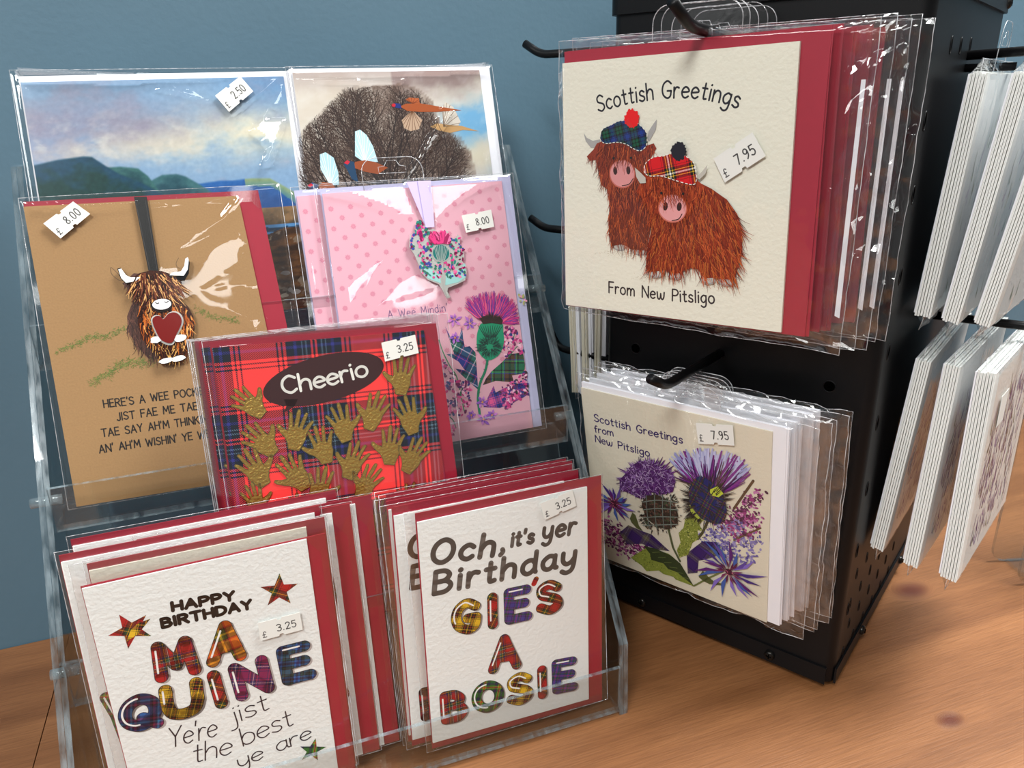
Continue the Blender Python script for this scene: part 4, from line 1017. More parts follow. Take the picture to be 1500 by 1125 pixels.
    fanflower(mb, f, [(735, 205), (800, 215), (880, 215)], [(600, 110), (620, 40), (700, 5), (800, -20), (900, 10), (975, 70), (1000, 150), (1000, 235)], 620, [(214, 44, 134), (150, 50, 150), (112, 48, 140), (238, 96, 140), (178, 40, 120), (90, 60, 160)], .75, .36, 6)
    mb.poly(PP(f, [(712, 182), (745, 165), (800, 176), (865, 176), (882, 200), (872, 228), (800, 215), (735, 224)]), .64, 'ink', (52, 30, 26))
    spikes(mb, f, (795, 195), 70, 20, 70, 40, [(52, 30, 26), (40, 24, 22)], .7, .62, 7, 180, 360)
    for p, R_ in (((525, 190), 60), ((640, 220), 62), ((530, 325), 46), ((730, 795), 52), ((740, 920), 60), ((800, 890), 46), ((650, 890), 40)):
        petals(mb, f(*p), R_ / 11, 6, 2.1, .68, [(206, 130, 206), (182, 112, 200), (150, 90, 190)], int(p[0])); petals(mb, f(*p), R_ / 18, 5, 1, .8, [(110, 70, 170)], int(p[1])); mb.disc(f(*p), .55, .92, 'ink', (230, 150, 60))
def pink_extra(root, R, q):
    f = T(R, c5)
    rb = MB(); rb.solid_poly(PP(f, [(595, 92), (655, 90), (700, 300), (690, 312)]), 1.5, 1.8, 'lilac_ribbon'); rb.solid_poly(PP(f, [(650, 90), (716, 88), (734, 318), (690, 322)]), 1.9, 2.3, 'lilac_ribbon')
    o = rb.build('ribbon', root); o['label'] = 'folded lilac satin hanging ribbon'
    ch = MB(); z = 3.2
    out = [(645, 282), (668, 292), (690, 325), (706, 335), (728, 330), (745, 345), (800, 342), (812, 380), (838, 375), (848, 358), (860, 368), (858, 410), (878, 432), (880, 470), (870, 490), (888, 510), (893, 545), (885, 585), (850, 602), (800, 622), (796, 640), (812, 668), (795, 674), (772, 632), (755, 604), (700, 582), (665, 545), (655, 508), (632, 455), (608, 420), (612, 355), (636, 352)]
    ch.solid_poly(PP(f, out), 1.6, z, 'silver')
    r = random.Random(2)
    for lf in ([(660, 480), (700, 520), (760, 560), (765, 600), (700, 575), (668, 535)], [(885, 500), (850, 530), (790, 560), (785, 610), (850, 595), (888, 570)]):
        ch.poly(PP(f, lf), z + .1, 'enamel', (150, 200, 196))
    for i in range(420):
        p = (r.uniform(610, 890), r.uniform(290, 570))
        if inside(p, out) and not (722 < p[0] < 805 and 350 < p[1] < 495): ch.ellipse(f(*p), r.uniform(.7, 1.5), r.uniform(.5, .9), z + .12 + (i % 80) * .002, 'enamel', r.choice([(206, 60, 130), (232, 110, 160), (120, 20, 70), (50, 110, 90), (40, 130, 120), (60, 70, 150)]), r.uniform(0, 3), 10)
    for i in range(8): ch.ellipse(f(660 + i * 3 - 10, 300 + i * 12), 1.6, 1, z + .2, 'enamel', r.choice([(150, 30, 90), (60, 120, 100), (206, 60, 130)]), .6, 10)
    ch.ellipse(f(765, 450), 5.5, 5.4, z + .35, 'enamel', (28, 110, 106)); ch.ellipse(f(765, 452), 5.9, 5.8, z + .33, 'silver')
    for a in range(-4, 5): ch.stroke(PP(f, [(765 + a * 9, 412), (765 + a * 4, 490)]), .3, z + .4, 'silver')
    fanflower(ch, f, [(735, 402), (800, 402)], [(700, 380), (710, 345), (760, 335), (805, 350), (815, 385)], 120, [(214, 50, 120), (236, 110, 160), (150, 20, 80)], 1.8, z + .4, 4)
    ch.stroke(smooth(PP(f, [(770, 490), (775, 560), (785, 630), (803, 668)])), 1.2, z + .4, 'silver')
    o = ch.build('thistle_charm', root); o['label'] = 'silver and enamel thistle charm'
    hang_tab(root, -12, q[0][1] + 4, -1, 40, 17)
make_card(tier_frame(2, 3.0), 'pink_card', 'pink dotted card mostly hidden behind the front pink thistle card', 'greeting card', None, (1, 6, 0, 4), M['lilac_env'], M['pink_card'],
    lambda mb, R, q: art_pink(mb, R, q), (2, 1, 1, 1), seed=14, amp=.2, quad=[(40, 170), (159, 171), (158, 2), (41.5, 2)], group='pink thistle cards')
make_card(tier_frame(2), 'pink_card', 'front pink thistle card with thistle charm and lilac ribbon, second tier right', 'greeting card',
    [(472, 284), (734.8, 265), (781, 626), (524, 672)], (1, 7, 0, 3.5), M['lilac_env'], M['pink_card'], art_pink, (2, 2, 1, 1.5),
    sticker=[c5, (868, 262), (1015, 233), (1030, 318), (890, 348), '8.00', None, 2.6], seed=15, amp=.22, extra=pink_extra, group='pink thistle cards',
    front=1.0, glare_facets=[(c5, [(200, 140), (480, 110), (590, 100), (650, 270), (600, 270), (450, 210), (300, 160)]), (c5, [(700, 110), (960, 90), (1070, 85), (980, 110), (880, 170), (800, 240), (745, 295), (715, 250)]),
        (c5, [(530, 450), (440, 540), (380, 620), (310, 735), (290, 610), (340, 560), (450, 480)]), (c5, [(640, 540), (560, 590), (450, 700), (400, 745), (520, 692), (700, 640), (770, 605), (680, 580)])])

# ------------------------------------------------------------------ third tier: tartan cards with gold hands
HAND = [(-.16, 0), (.14, 0), (.2, .16), (.3, .3), (.42, .38), (.56, .52), (.6, .6), (.55, .64), (.42, .55), (.27, .5), (.27, .6), (.33, .92), (.35, 1.0), (.3, 1.03), (.26, .96), (.17, .64), (.13, .64), (.15, 1.04), (.14, 1.14), (.08, 1.16), (.05, 1.06), (.03, .66), (-.01, .66), (-.06, 1.02), (-.09, 1.1), (-.15, 1.09), (-.14, 1.0), (-.1, .63), (-.14, .61), (-.26, .86), (-.31, .92), (-.36, .89), (-.32, .8), (-.24, .52), (-.25, .34), (-.2, .16)]
def art_cheerio(mb, R, q, full=True):
    f = T(R, c7)
    mb.poly([(q[3][0] + .1, q[3][1] + .1), (q[2][0] - .1, q[2][1] + .1), (q[1][0] - .1, q[1][1] - .1), (q[0][0] + .1, q[0][1] - .1)], .03, 't_cheerio')
    if full:
        cx_, cy_ = f(735, 375); 
        mb.ellipse((cx_, cy_), 34.5, 13.4, .08, 'ink', (58, 28, 30), radians(7), 48)
        mb.poly(PP(f, [(520, 482), (595, 480), (575, 520), (520, 552), (535, 515)]), .08, 'ink', (58, 28, 30))
        write(mb, 'Cheerio', [f(520, 454), f(745, 412), f(962, 356)], 9.6, 1.5, .12, 'ink', (240, 238, 230), gap=1.5, fat=True)
    hd = [((415, 562), (262, 452), 1), ((1130, 456), (1152, 268), -1), ((475, 765), (320, 640), 1), ((570, 745), (618, 555), -1), ((745, 815), (705, 632), -1), ((852, 700), (790, 522), 1),
          ((962, 640), (1030, 460), -1), ((1200, 660), (1140, 482), 1), ((425, 930), (305, 765), 1), ((635, 950), (530, 780), -1), ((850, 895), (925, 720), -1), ((1070, 822), (1095, 635), -1),
          ((1155, 862), (1250, 700), -1), ((690, 1035), (720, 845), 1), ((910, 995), (1010, 840), -1), ((392, 1085), (340, 930), 1), ((590, 1150), (605, 985), -1), ((830, 1160), (835, 1000), 1), ((1150, 1120), (1180, 930), 1), ((1010, 1190), (1020, 1010), -1)]
    for i, (w, t, s) in enumerate(hd):
        a, b = f(*w), f(*t); ux, uy = (b[0] - a[0]) / 1.06, (b[1] - a[1]) / 1.06
        vx, vy = uy * s, -ux * s
        pts = [(a[0] + ux * y + vx * x, a[1] + uy * y + vy * x) for x, y in HAND]
        if min(p[1] for p in pts) < 2: continue
        if s < 0: pts = pts[::-1]
        mb.solid_poly(pts, .03, .42, 'gold'); mb.stroke(pts + pts[:1], .42, .47, 'gold_edge', cap=False)
FE = tier_frame(1)
qE = [FE.loc(p) for p in [(310.6, 510), (623.4, 483.6)]]; qE = [(qE[0][0], qE[0][1]), (qE[1][0] - 1, qE[1][1]), (103.2, 2), (-22, 2)]
rt, Rr, qq = make_card(FE, 'tartan_card', 'front red tartan card reading Cheerio with gold hands, third tier', 'greeting card', None, (1, 8, 1, 3.2), M['red_env'], M['t_cheerio'], art_cheerio, (1.5, 1.5, 1, 1),
    sticker=[c7, (1028, 185), (1205, 143), (1224, 238), (1048, 283), '3.25'], seed=21, amp=.3, group='tartan Cheerio cards', quad=qE)
ordn = ['second', 'third', 'fourth', 'fifth', 'rearmost']
def art_plain_check(mb, R, q):
    mb.poly([(q[3][0] + .1, q[3][1] + .1), (q[2][0] - .1, q[2][1] + .1), (q[1][0] - .1, q[1][1] - .1), (q[0][0] + .1, q[0][1] - .1)], .03, 't_cheerio')
r2 = dup(rt, tier_frame(1, 3.1).at(Rr.o.x - 5.5, 2.4, 0).matrix(), 'red tartan card second in the Cheerio stack, gold fingertips showing at its left edge', 'tartan Cheerio cards')
for k in range(1, 5):
    make_card(tier_frame(1, 3.1 * (k + 1)).at([0, -6, -7, -8, -8.5][k], .15 * k, 0), 'tartan_card', 'red tartan card %s in the Cheerio stack, its red envelope edge showing on top' % ordn[k], 'greeting card', None, (1, 8, 1, 3.2),
        M['red_env'], M['t_cheerio'], art_plain_check, (1.5, 1.5, 1, 1), seed=22 + k, group='tartan Cheerio cards', quad=qE)

# ------------------------------------------------------------------ front tier left: birthday cards
TQ = {'M': 't_red', 'A': 't_orange', 'Q': 't_blue', 'U': 't_yellow', 'I': 't_red2', 'N': 't_purple', 'E': 't_teal'}
def art_quine(mb, R, q):
    f = T(R, c8)
    write(mb, 'HAPPY', [f(518, 414), f(758, 370)], 4.7, 1.9, .05, 'ink', (18, 16, 18), gap=2.6, fat=True)
    write(mb, 'BIRTHDAY', [f(478, 480), f(826, 404)], 4.9, 1.9, .05, 'ink', (18, 16, 18), gap=2.6, fat=True)
    for p, R_, m, ro in (((352, 490), 10.6, 't_yellow', 110), ((935, 335), 10.2, 't_red2', 82), ((1065, 962), 8.0, 't_green', 70)):
        c = f(*p); mb.poly(star_pts(c, R_, R_ * .4, radians(ro)), .05, m if m != 't_yellow' else 't_red2')
        if m == 't_yellow': mb.poly([c, (c[0] + 4, c[1] + 3), (c[0] + 10, c[1] + 4), (c[0] + 3, c[1] - 3), (c[0] - 3, c[1] - 6)], .07, 't_yellow')
    for ch, bl, br, tl in (('M', (452, 702), (635, 660), (412, 545)), ('A', (650, 642), (808, 605), (640, 470)), ('Q', (305, 905), (480, 868), (300, 757)), ('U', (480, 860), (650, 815), (458, 712)),
                           ('I', (680, 803), (748, 790), (636, 655)), ('N', (770, 775), (922, 728), (728, 628)), ('E', (950, 712), (1085, 676), (918, 560))):
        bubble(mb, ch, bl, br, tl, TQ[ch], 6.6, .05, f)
    for s, a, b, cp in (("Ye're", (505, 952), (690, 905), 12), ('jist', (752, 860), (895, 800), 11), ('the', (600, 1012), (748, 975), 12), ('best', (795, 945), (990, 862), 11.5), ('ye are', (778, 1032), (1062, 912), 9)):
        write(mb, s, [f(*a), f(*b)], cp, .75, .05, 'ink', (34, 30, 44), gap=1.2, slant=.12)
F0 = tier_frame(0)
def qd(x0, x1, h, sk=0): return [(x0, h), (x1, h + sk), (x1, 0), (x0, 0)]
make_card(F0, 'birthday_card', 'front white birthday card lettered Ma Quine in tartan, bottom tier left', 'greeting card', None, (.6, 10, 2, .8), M['red_env'], M['white_card'], art_quine, (3, .8, 1, 10),
    sticker=[c8, (850, 458), (1015, 415), (1026, 483), (862, 527), '3.25'], seed=31, amp=.25, quad=[(-95.3, 150.2), (13.7, 152.9), (13.6, .5), (-92.6, .5)])
def art_side_letters(mb, R, q, lft):
    # the ends of more tartan letters that peek out at the left or right margin
    if lft: 
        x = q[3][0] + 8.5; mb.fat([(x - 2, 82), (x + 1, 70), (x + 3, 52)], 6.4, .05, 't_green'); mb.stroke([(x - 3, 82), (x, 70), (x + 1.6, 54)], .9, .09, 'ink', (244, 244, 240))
    else:
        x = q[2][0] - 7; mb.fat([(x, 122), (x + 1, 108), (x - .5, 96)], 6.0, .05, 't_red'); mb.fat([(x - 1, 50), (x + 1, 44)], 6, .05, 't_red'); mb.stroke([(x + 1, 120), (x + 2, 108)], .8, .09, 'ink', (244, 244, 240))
bc = [ # dx0, dx1, height, back, paper, letters, env right, label
  (-91.5, 14.4, 157, 3.2, 'cream_card', None, 10.5, 'cream card in the left front stack, directly behind the Ma Quine card'),
  (-104, 20, 162, 7.0, 'white_card', True, 3, 'white card with a green tartan letter at its left edge, bottom tier left'),
  (-78, 29.6, 158, 10.2, 'white_card', False, 10.4, 'white card with red tartan letter ends at its right edge, bottom tier middle'),
  (-70, 43.4, 159, 13.4, 'white_card', None, 9.6, 'rear white card beside the grey lettered stack, bottom tier middle'),
  (-101, 28, 164, 16.6, 'white_card', None, 6, 'rearmost white card of the left front stack, only its top edge showing')]
for i, (x0, x1, hh, bk, pm, lt, er, lab) in enumerate(bc):
    make_card(tier_frame(0, bk, 5.4 + i * .6), 'birthday_card', lab, 'greeting card', None, (.6, er, 1, 3.4), M['red_env'], M[pm],
        None if lt is None else (lambda mb, R, q, l=lt: art_side_letters(mb, R, q, l)), (1.5, 1, .5, 1.2), seed=40 + i, amp=.2, group='cards in the left front stack', quad=qd(x0, x1, hh, 1))

# ------------------------------------------------------------------ front tier right: grey lettered cards
def art_bosie(mb, R, q):
    f = T(R, cG); gy = (98, 94, 90)
    write(mb, 'Och', [f(222, 402), f(440, 372)], 14.0, 3.2, .05, 'ink', gy, gap=3.0, slant=.16, fat=True)
    write(mb, ',', [f(464, 358), f(480, 355)], 13, 3, .05, 'ink', gy)
    write(mb, "it's", [f(506, 340), f(582, 326)], 9.0, 2.4, .05, 'ink', gy, gap=2.8, slant=.14, fat=True)
    write(mb, 'yer', [f(618, 314), f(730, 294)], 11.5, 2.5, .05, 'ink', gy, gap=2.8, slant=.14, fat=True)
    write(mb, 'Birthday', [f(232, 508), f(728, 402)], 13.6, 3.2, .05, 'ink', gy, gap=2.9, slant=.14, fat=True)
    for ch, bl, br, tl, m in (('G', (294, 662), (402, 640), (290, 535), 't_yellow'), ('I', (417, 637), (464, 628), (414, 508), 't_red2'), ('E', (482, 620), (580, 598), (478, 492), 't_violet'), ('S', (595, 590), (690, 572), (588, 468), 't_red2'),
                              ('A', (424, 795), (542, 772), (420, 662), 't_red'), ('B', (258, 974), (354, 955), (250, 858), 't_red'), ('O', (366, 938), (480, 918), (364, 825), 't_green'), ('S', (490, 912), (584, 892), (485, 796), 't_yellow'), ('I', (596, 884), (638, 876), (592, 766), 't_red2'), ('E', (652, 866), (742, 848), (648, 744), 't_violet')):
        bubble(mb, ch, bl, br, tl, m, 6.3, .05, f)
    mb.fat(PP(f, [(594, 455), (586, 472)]), 3.4, .06, 't_red2')
def qg(x0=74.2, x1=179.6, h=150, x2=176.6, x3=71.1): return [(x0, h), (x1, h + 1), (x2, .5), (x3, 2)]
rG, RG, qG = make_card(F0.at(0, 0, .6), 'birthday_card', 'front white card lettered Gies A Bosie, grey and tartan words, bottom tier right', 'greeting card', None, (.6, 10.2, 5, 5), M['red_env'], M['white_card'], art_bosie, (3.5, .8, 0, 1),
    sticker=[cG, (605, 185), (720, 137), (733, 193), (622, 243), '3.25'], seed=51, amp=.25, quad=qg())
gl = ['white card of the grey lettered stack, second from front, letter ends showing at left', 'white card of the grey lettered stack, third from front', 'white card of the grey lettered stack, fourth from front, mostly hidden', 'rearmost card of the grey lettered stack, red envelope top showing']
for i, (dx, dz, bk, ln) in enumerate(((-11.5, 3, 3.4, 6.5), (-13, 5.5, 6.8, 8), (-9.5, 6.5, 10.0, 9), (-11, 7.5, 13.2, 10))):
    fr_ = tier_frame(0, bk, ln); g_ = fr_.at(RG.o.x + dx, dz * .5 + 2, 0)
    r2 = dup(rG, g_.matrix(), gl[i], 'cards in the right front stack')

# ------------------------------------------------------------------ spinner: black metal rack on the table
C0 = on_table((1217, 1003), 8.0)
DL = Vector((-.525, .851, 0)).normalized(); DR = Vector((DL.y, -DL.x, 0)); NL, NR = -DR, -DL
WF, WR, TOP = 183.0, 216.0, 520.0
sp = bpy.data.objects.new('display_spinner', None)
ctr = C0 + DL * WF / 2 + DR * WR / 2
sp.location = (ctr.x * S, ctr.y * S, 0); sc.collection.objects.link(sp)
tag(sp, 'tall black metal spinner rack with pegs holding packs of cards', 'display rack')
def sp_part(mb, name):
    o = mb.build(name); o.parent = sp; o.location = -sp.location; return o
def rr(inset, rad, n=6):
    pts = []
    for (a, b, t0) in ((0, 0, 0), (WR, 0, 1), (WR, WF, 2), (0, WF, 3)):
        ca = rad + inset if a == 0 else a - rad - inset; cb = rad + inset if b == 0 else b - rad - inset
        for k in range(n + 1):
            t = radians(180 + 90 * t0 + 90 * k / n); pts.append(C0 + DR * (ca + rad * cos(t)) + DL * (cb + rad * sin(t)))
    return pts
def shell(mb, pts, z0, z1, m, cap=True):
    n = len(pts); vs = [(p.x, p.y, z0) for p in pts] + [(p.x, p.y, z1) for p in pts]
    fs = [(i, (i + 1) % n, (i + 1) % n + n, i + n) for i in range(n)]
    mb.add(vs, fs, m, smooth=True)
    if cap:
        mb.add(vs[:n], [tuple(range(n))[::-1]], m); mb.add(vs[n:], [tuple(range(n))], m)
def fp(px, off=0.0): q = hit(px, C0 + NL * off, NL); return q
def rp(px, off=0.0): q = hit(px, C0 + NR * off, NR); return q
body = MB()
shell(body, rr(0, 7), 8, 431, 'black')
def hole(q, n, rx, rz):
    u = ZUP.cross(n); vs = [q + n * .15 + u * rx * cos(2 * pi * i / 16) + ZUP * rz * sin(2 * pi * i / 16) for i in range(16)]
    body.add(vs, [tuple(range(16))], 'void'); body.tube(vs, .35, 'black', 5, True)
for z in (70, 140, 218, 300, 372):
    for b in (26, 158): hole(C0 + DL * b + ZUP * (z - 8), NL, 3.6, 3.6)
for px in ((1393, 66), (1407, 67), (1421, 67)): hole(rp(px), NR, 1.8, 4.5)
for z in (60, 105, 150, 195, 240, 285, 330, 368):
    for a in (16, 198): hole(C0 + DR * a + ZUP * (z - 8), NR, 2.4, 5)
for z in (22, 42, 62, 82):
    for a in (20, 44, 68, 92, 116, 140): hole(C0 + DR * (a + (6 if z in (42, 82) else 0)) + ZUP * (z - 8), NR, 1.8, 4)
sp_part(body, 'body')
cp = MB(); shell(cp, rr(-2.2, 8), 431, TOP, 'black'); sp_part(cp, 'top_cap')
sk = MB()
def plate(n, u0, d0, d1, z0, z1, t):
    a = [C0 + u0 * d0 + n * .2, C0 + u0 * d1 + n * .2]; vs = []
    for o in (0, t):
        for p in a:
            for z in (z0, z1): vs.append((p.x + n.x * o, p.y + n.y * o, z))
    sk.add(vs, [(4, 6, 7, 5), (0, 1, 3, 2), (1, 5, 7, 3), (0, 2, 6, 4), (0, 4, 5, 1), (2, 3, 7, 6)], 'black')
plate(NL, DL, 4, WF - 4, 7, 20, 1.4); plate(NR, DR, 4, WR - 4, 7, 19, 1.4)
skirt = sp_part(sk, 'skirt_plate')
bs = MB()
n = 48; vs = [(ctr.x + 88 * cos(2 * pi * i / n), ctr.y + 88 * sin(2 * pi * i / n), z) for z in (0.2, 8) for i in range(n)]
bs.add(vs, [(i, (i + 1) % n, (i + 1) % n + n, i + n) for i in range(n)] + [tuple(range(n))[::-1], tuple(range(n, 2 * n))], 'black'); sp_part(bs, 'turntable')
def bolt(q, nn):
    mb = MB(); u = ZUP.cross(nn); R_ = 3.6; vs = []; fs = []
    for j, (r_, o) in enumerate(((R_, 0), (R_, 1.2), (R_ * .72, 2.2), (R_ * .3, 2.5))):
        vs += [q + nn * (1.6 + o) + u * r_ * cos(2 * pi * i / 14) + ZUP * r_ * sin(2 * pi * i / 14) for i in range(14)]
    for j in range(3): fs += [(j * 14 + i, j * 14 + (i + 1) % 14, (j + 1) * 14 + (i + 1) % 14, (j + 1) * 14 + i) for i in range(14)]
    fs.append(tuple(range(42, 56)))
    mb.add(vs, fs, 'bolt', smooth=True)
    for a in (u, ZUP): mb.tube([q + nn * 4.1 - a * 1.8, q + nn * 4.1 + a * 1.8], .35, 'void', 4)
    mb.build('bolt', skirt)
for px in ((942, 881), (1128, 963)): q = fp(px); q.z = 13; bolt(q, NL)
for px in ((1254, 949), (1310, 847)): q = rp(px); q.z = 13; bolt(q, NR)
bolt(Vector((*(C0 + DR * 208).xy, 437)), NR)
def bend(p, k=5):
    out = [p[0]]
    for i in range(1, len(p) - 1):
        a, b, c = Vector(p[i - 1]), Vector(p[i]), Vector(p[i + 1]); d = min(8, (a - b).length * .45, (c - b).length * .45)
        s_, e_ = b + (a - b).normalized() * d, b + (c - b).normalized() * d
        for j in range(k + 1): t = j / k; out.append(s_ * (1 - t) ** 2 + b * 2 * t * (1 - t) + e_ * t * t)
    out.append(p[-1]); return [Vector(q) for q in out]
def hook(pts, r=2.6):
    mb = MB(); mb.tube(bend(pts), r, 'black', 10); return sp_part(mb, 'peg_hook')
HF = 96.0
def hk(o, z, b=HF): p = C0 + DL * b + NL * o; return Vector((p.x, p.y, z))
def zat(px, b=HF): 
    q = hit(px, C0 + DL * b, DL); return (q - C0).dot(NL), q.z
hu = [zat(p) for p in ((1040, 50), (1010, 38), (985, 2))]; hl = [zat(p) for p in ((1041, 528), (976, 565), (953, 555))]
print('hooks', hu, hl)
hook([hk(-1, hu[0][1] - 2), hk(hu[1][0], hu[1][1]), hk(hu[2][0], hu[2][1])], 3.0)
hook([hk(-1, hl[0][1] + 1), hk(hl[1][0], hl[1][1]), hk(hl[2][0], hl[2][1])], 3.0)
def rk(o, z, a=105): p = C0 + DR * a + NR * o; return Vector((p.x, p.y, z))
hook([rk(-1, 402), rk(62, 404), rk(74, 414)], 2.8); hook([rk(-1, 395), rk(26, 395)], 2.4)
hook([rk(-1, 243), rk(66, 244), rk(78, 254)], 2.8)
for tip, bnd, e, o in (((769, 64), (792, 80), 15, 80), ((777, 319), (797, 334), 15, 78), ((804, 478), (818, 510), 15, 64)):
    P = C0 + DL * (WF + o) + DR * e; t = hit(tip, C0 + DR * e, NL); b = hit(bnd, C0 + DR * e, NL)
    w = C0 + DL * (WF - 1) + DR * e; hook([Vector((w.x, w.y, b.z)), b, t], 2.8)

# ------------------------------------------------------------------ packs of cards on the pegs
def make_pack(Fr, name, label, w, h, t, nc, paper, env_m, env_over, art=None, quad=None, sticker=None, group=None, seed=0, ml=4, mr=14, mbm=6, mt=6, tab=None, envs=4, env_first=True, amp=1.6, rim=.25, vary=.6, fill=.55, efill=.38, strip=False):
    """a bag of note cards with their envelopes; Fr origin = bottom centre of the front face"""
    root = Fr.root(name, label, 'card pack', group)
    r = random.Random(seed)
    cw = t * fill / nc; ew = t * efill / max(1, envs); z = 0.0
    q0 = quad or [(-w / 2, h), (w / 2, h), (w / 2, 0), (-w / 2, 0)]
    l, rt_, dn, up = env_over
    order = []
    if env_first == 'mix':
        for k in range(max(nc, envs)): order += (['c'] if k < nc else []) + (['e'] if k < envs else [])
    elif env_first: order = ['c'] + ['e'] * envs + ['c'] * (nc - 1)
    else: order = ['c'] * nc + ['e'] * envs
    gap = t * max(.06, 1 - fill - efill) / len(order); first = True
    for k in order:
        j = 0 if first else r.uniform(-vary, vary); j2 = 0 if first else r.uniform(-vary, vary)
        q = [(a + j, b + (j2 if b > h / 2 else abs(j2))) for a, b in q0]
        mb = MB()
        if k == 'c':
            mb.slab([q[3], q[2], q[1], q[0]], z - cw * .46, z, paper); mb.slab([q[3], q[2], q[1], q[0]], z - cw, z - cw * .54, paper)
            if first and art: art(mb, Fr, q)
            mb.build('card', root); z -= cw + gap
        else:
            e = [(q[3][0] - l, q[3][1] - dn), (q[2][0] + rt_ + r.uniform(-1.2, 1.2), q[2][1] - dn), (q[1][0] + rt_ + r.uniform(-1.2, 1.2), q[1][1] + up), (q[0][0] - l, q[0][1] + up)]
            mb.slab(e, z - ew, z, env_m); mb.build('envelope', root); z -= ew + gap
        first = False
    xs = [p[0] for p in q0]; ys = [p[1] for p in q0]
    sv = bag(root, min(xs) - l, max(xs) + rt_, min(ys) - dn, max(ys) + up, z + gap, .3, ml, mr, mbm, mt, seed, amp, rim=rim)
    if strip:
        mb = MB(); x = max(xs) + rt_ + mr * .42; mb.solid_poly([(x, 14), (x + 2.6, 13), (x + 1.2, h * .93), (x - .8, h * .93)], -t * .2, -t * .2 + .2, 'white_env'); o = mb.build('seal_strip', sv); o['label'] = 'white adhesive seal strip of the bag'
    if tab: hang_tab(sv, tab[0], tab[1], (z) / 2, *tab[2:])
    if sticker: price_sticker(sv, Fr, 1.5, *sticker)
    return root
def front_frame(TL, yaw, lean): return Frame(TL, yaw, lean)

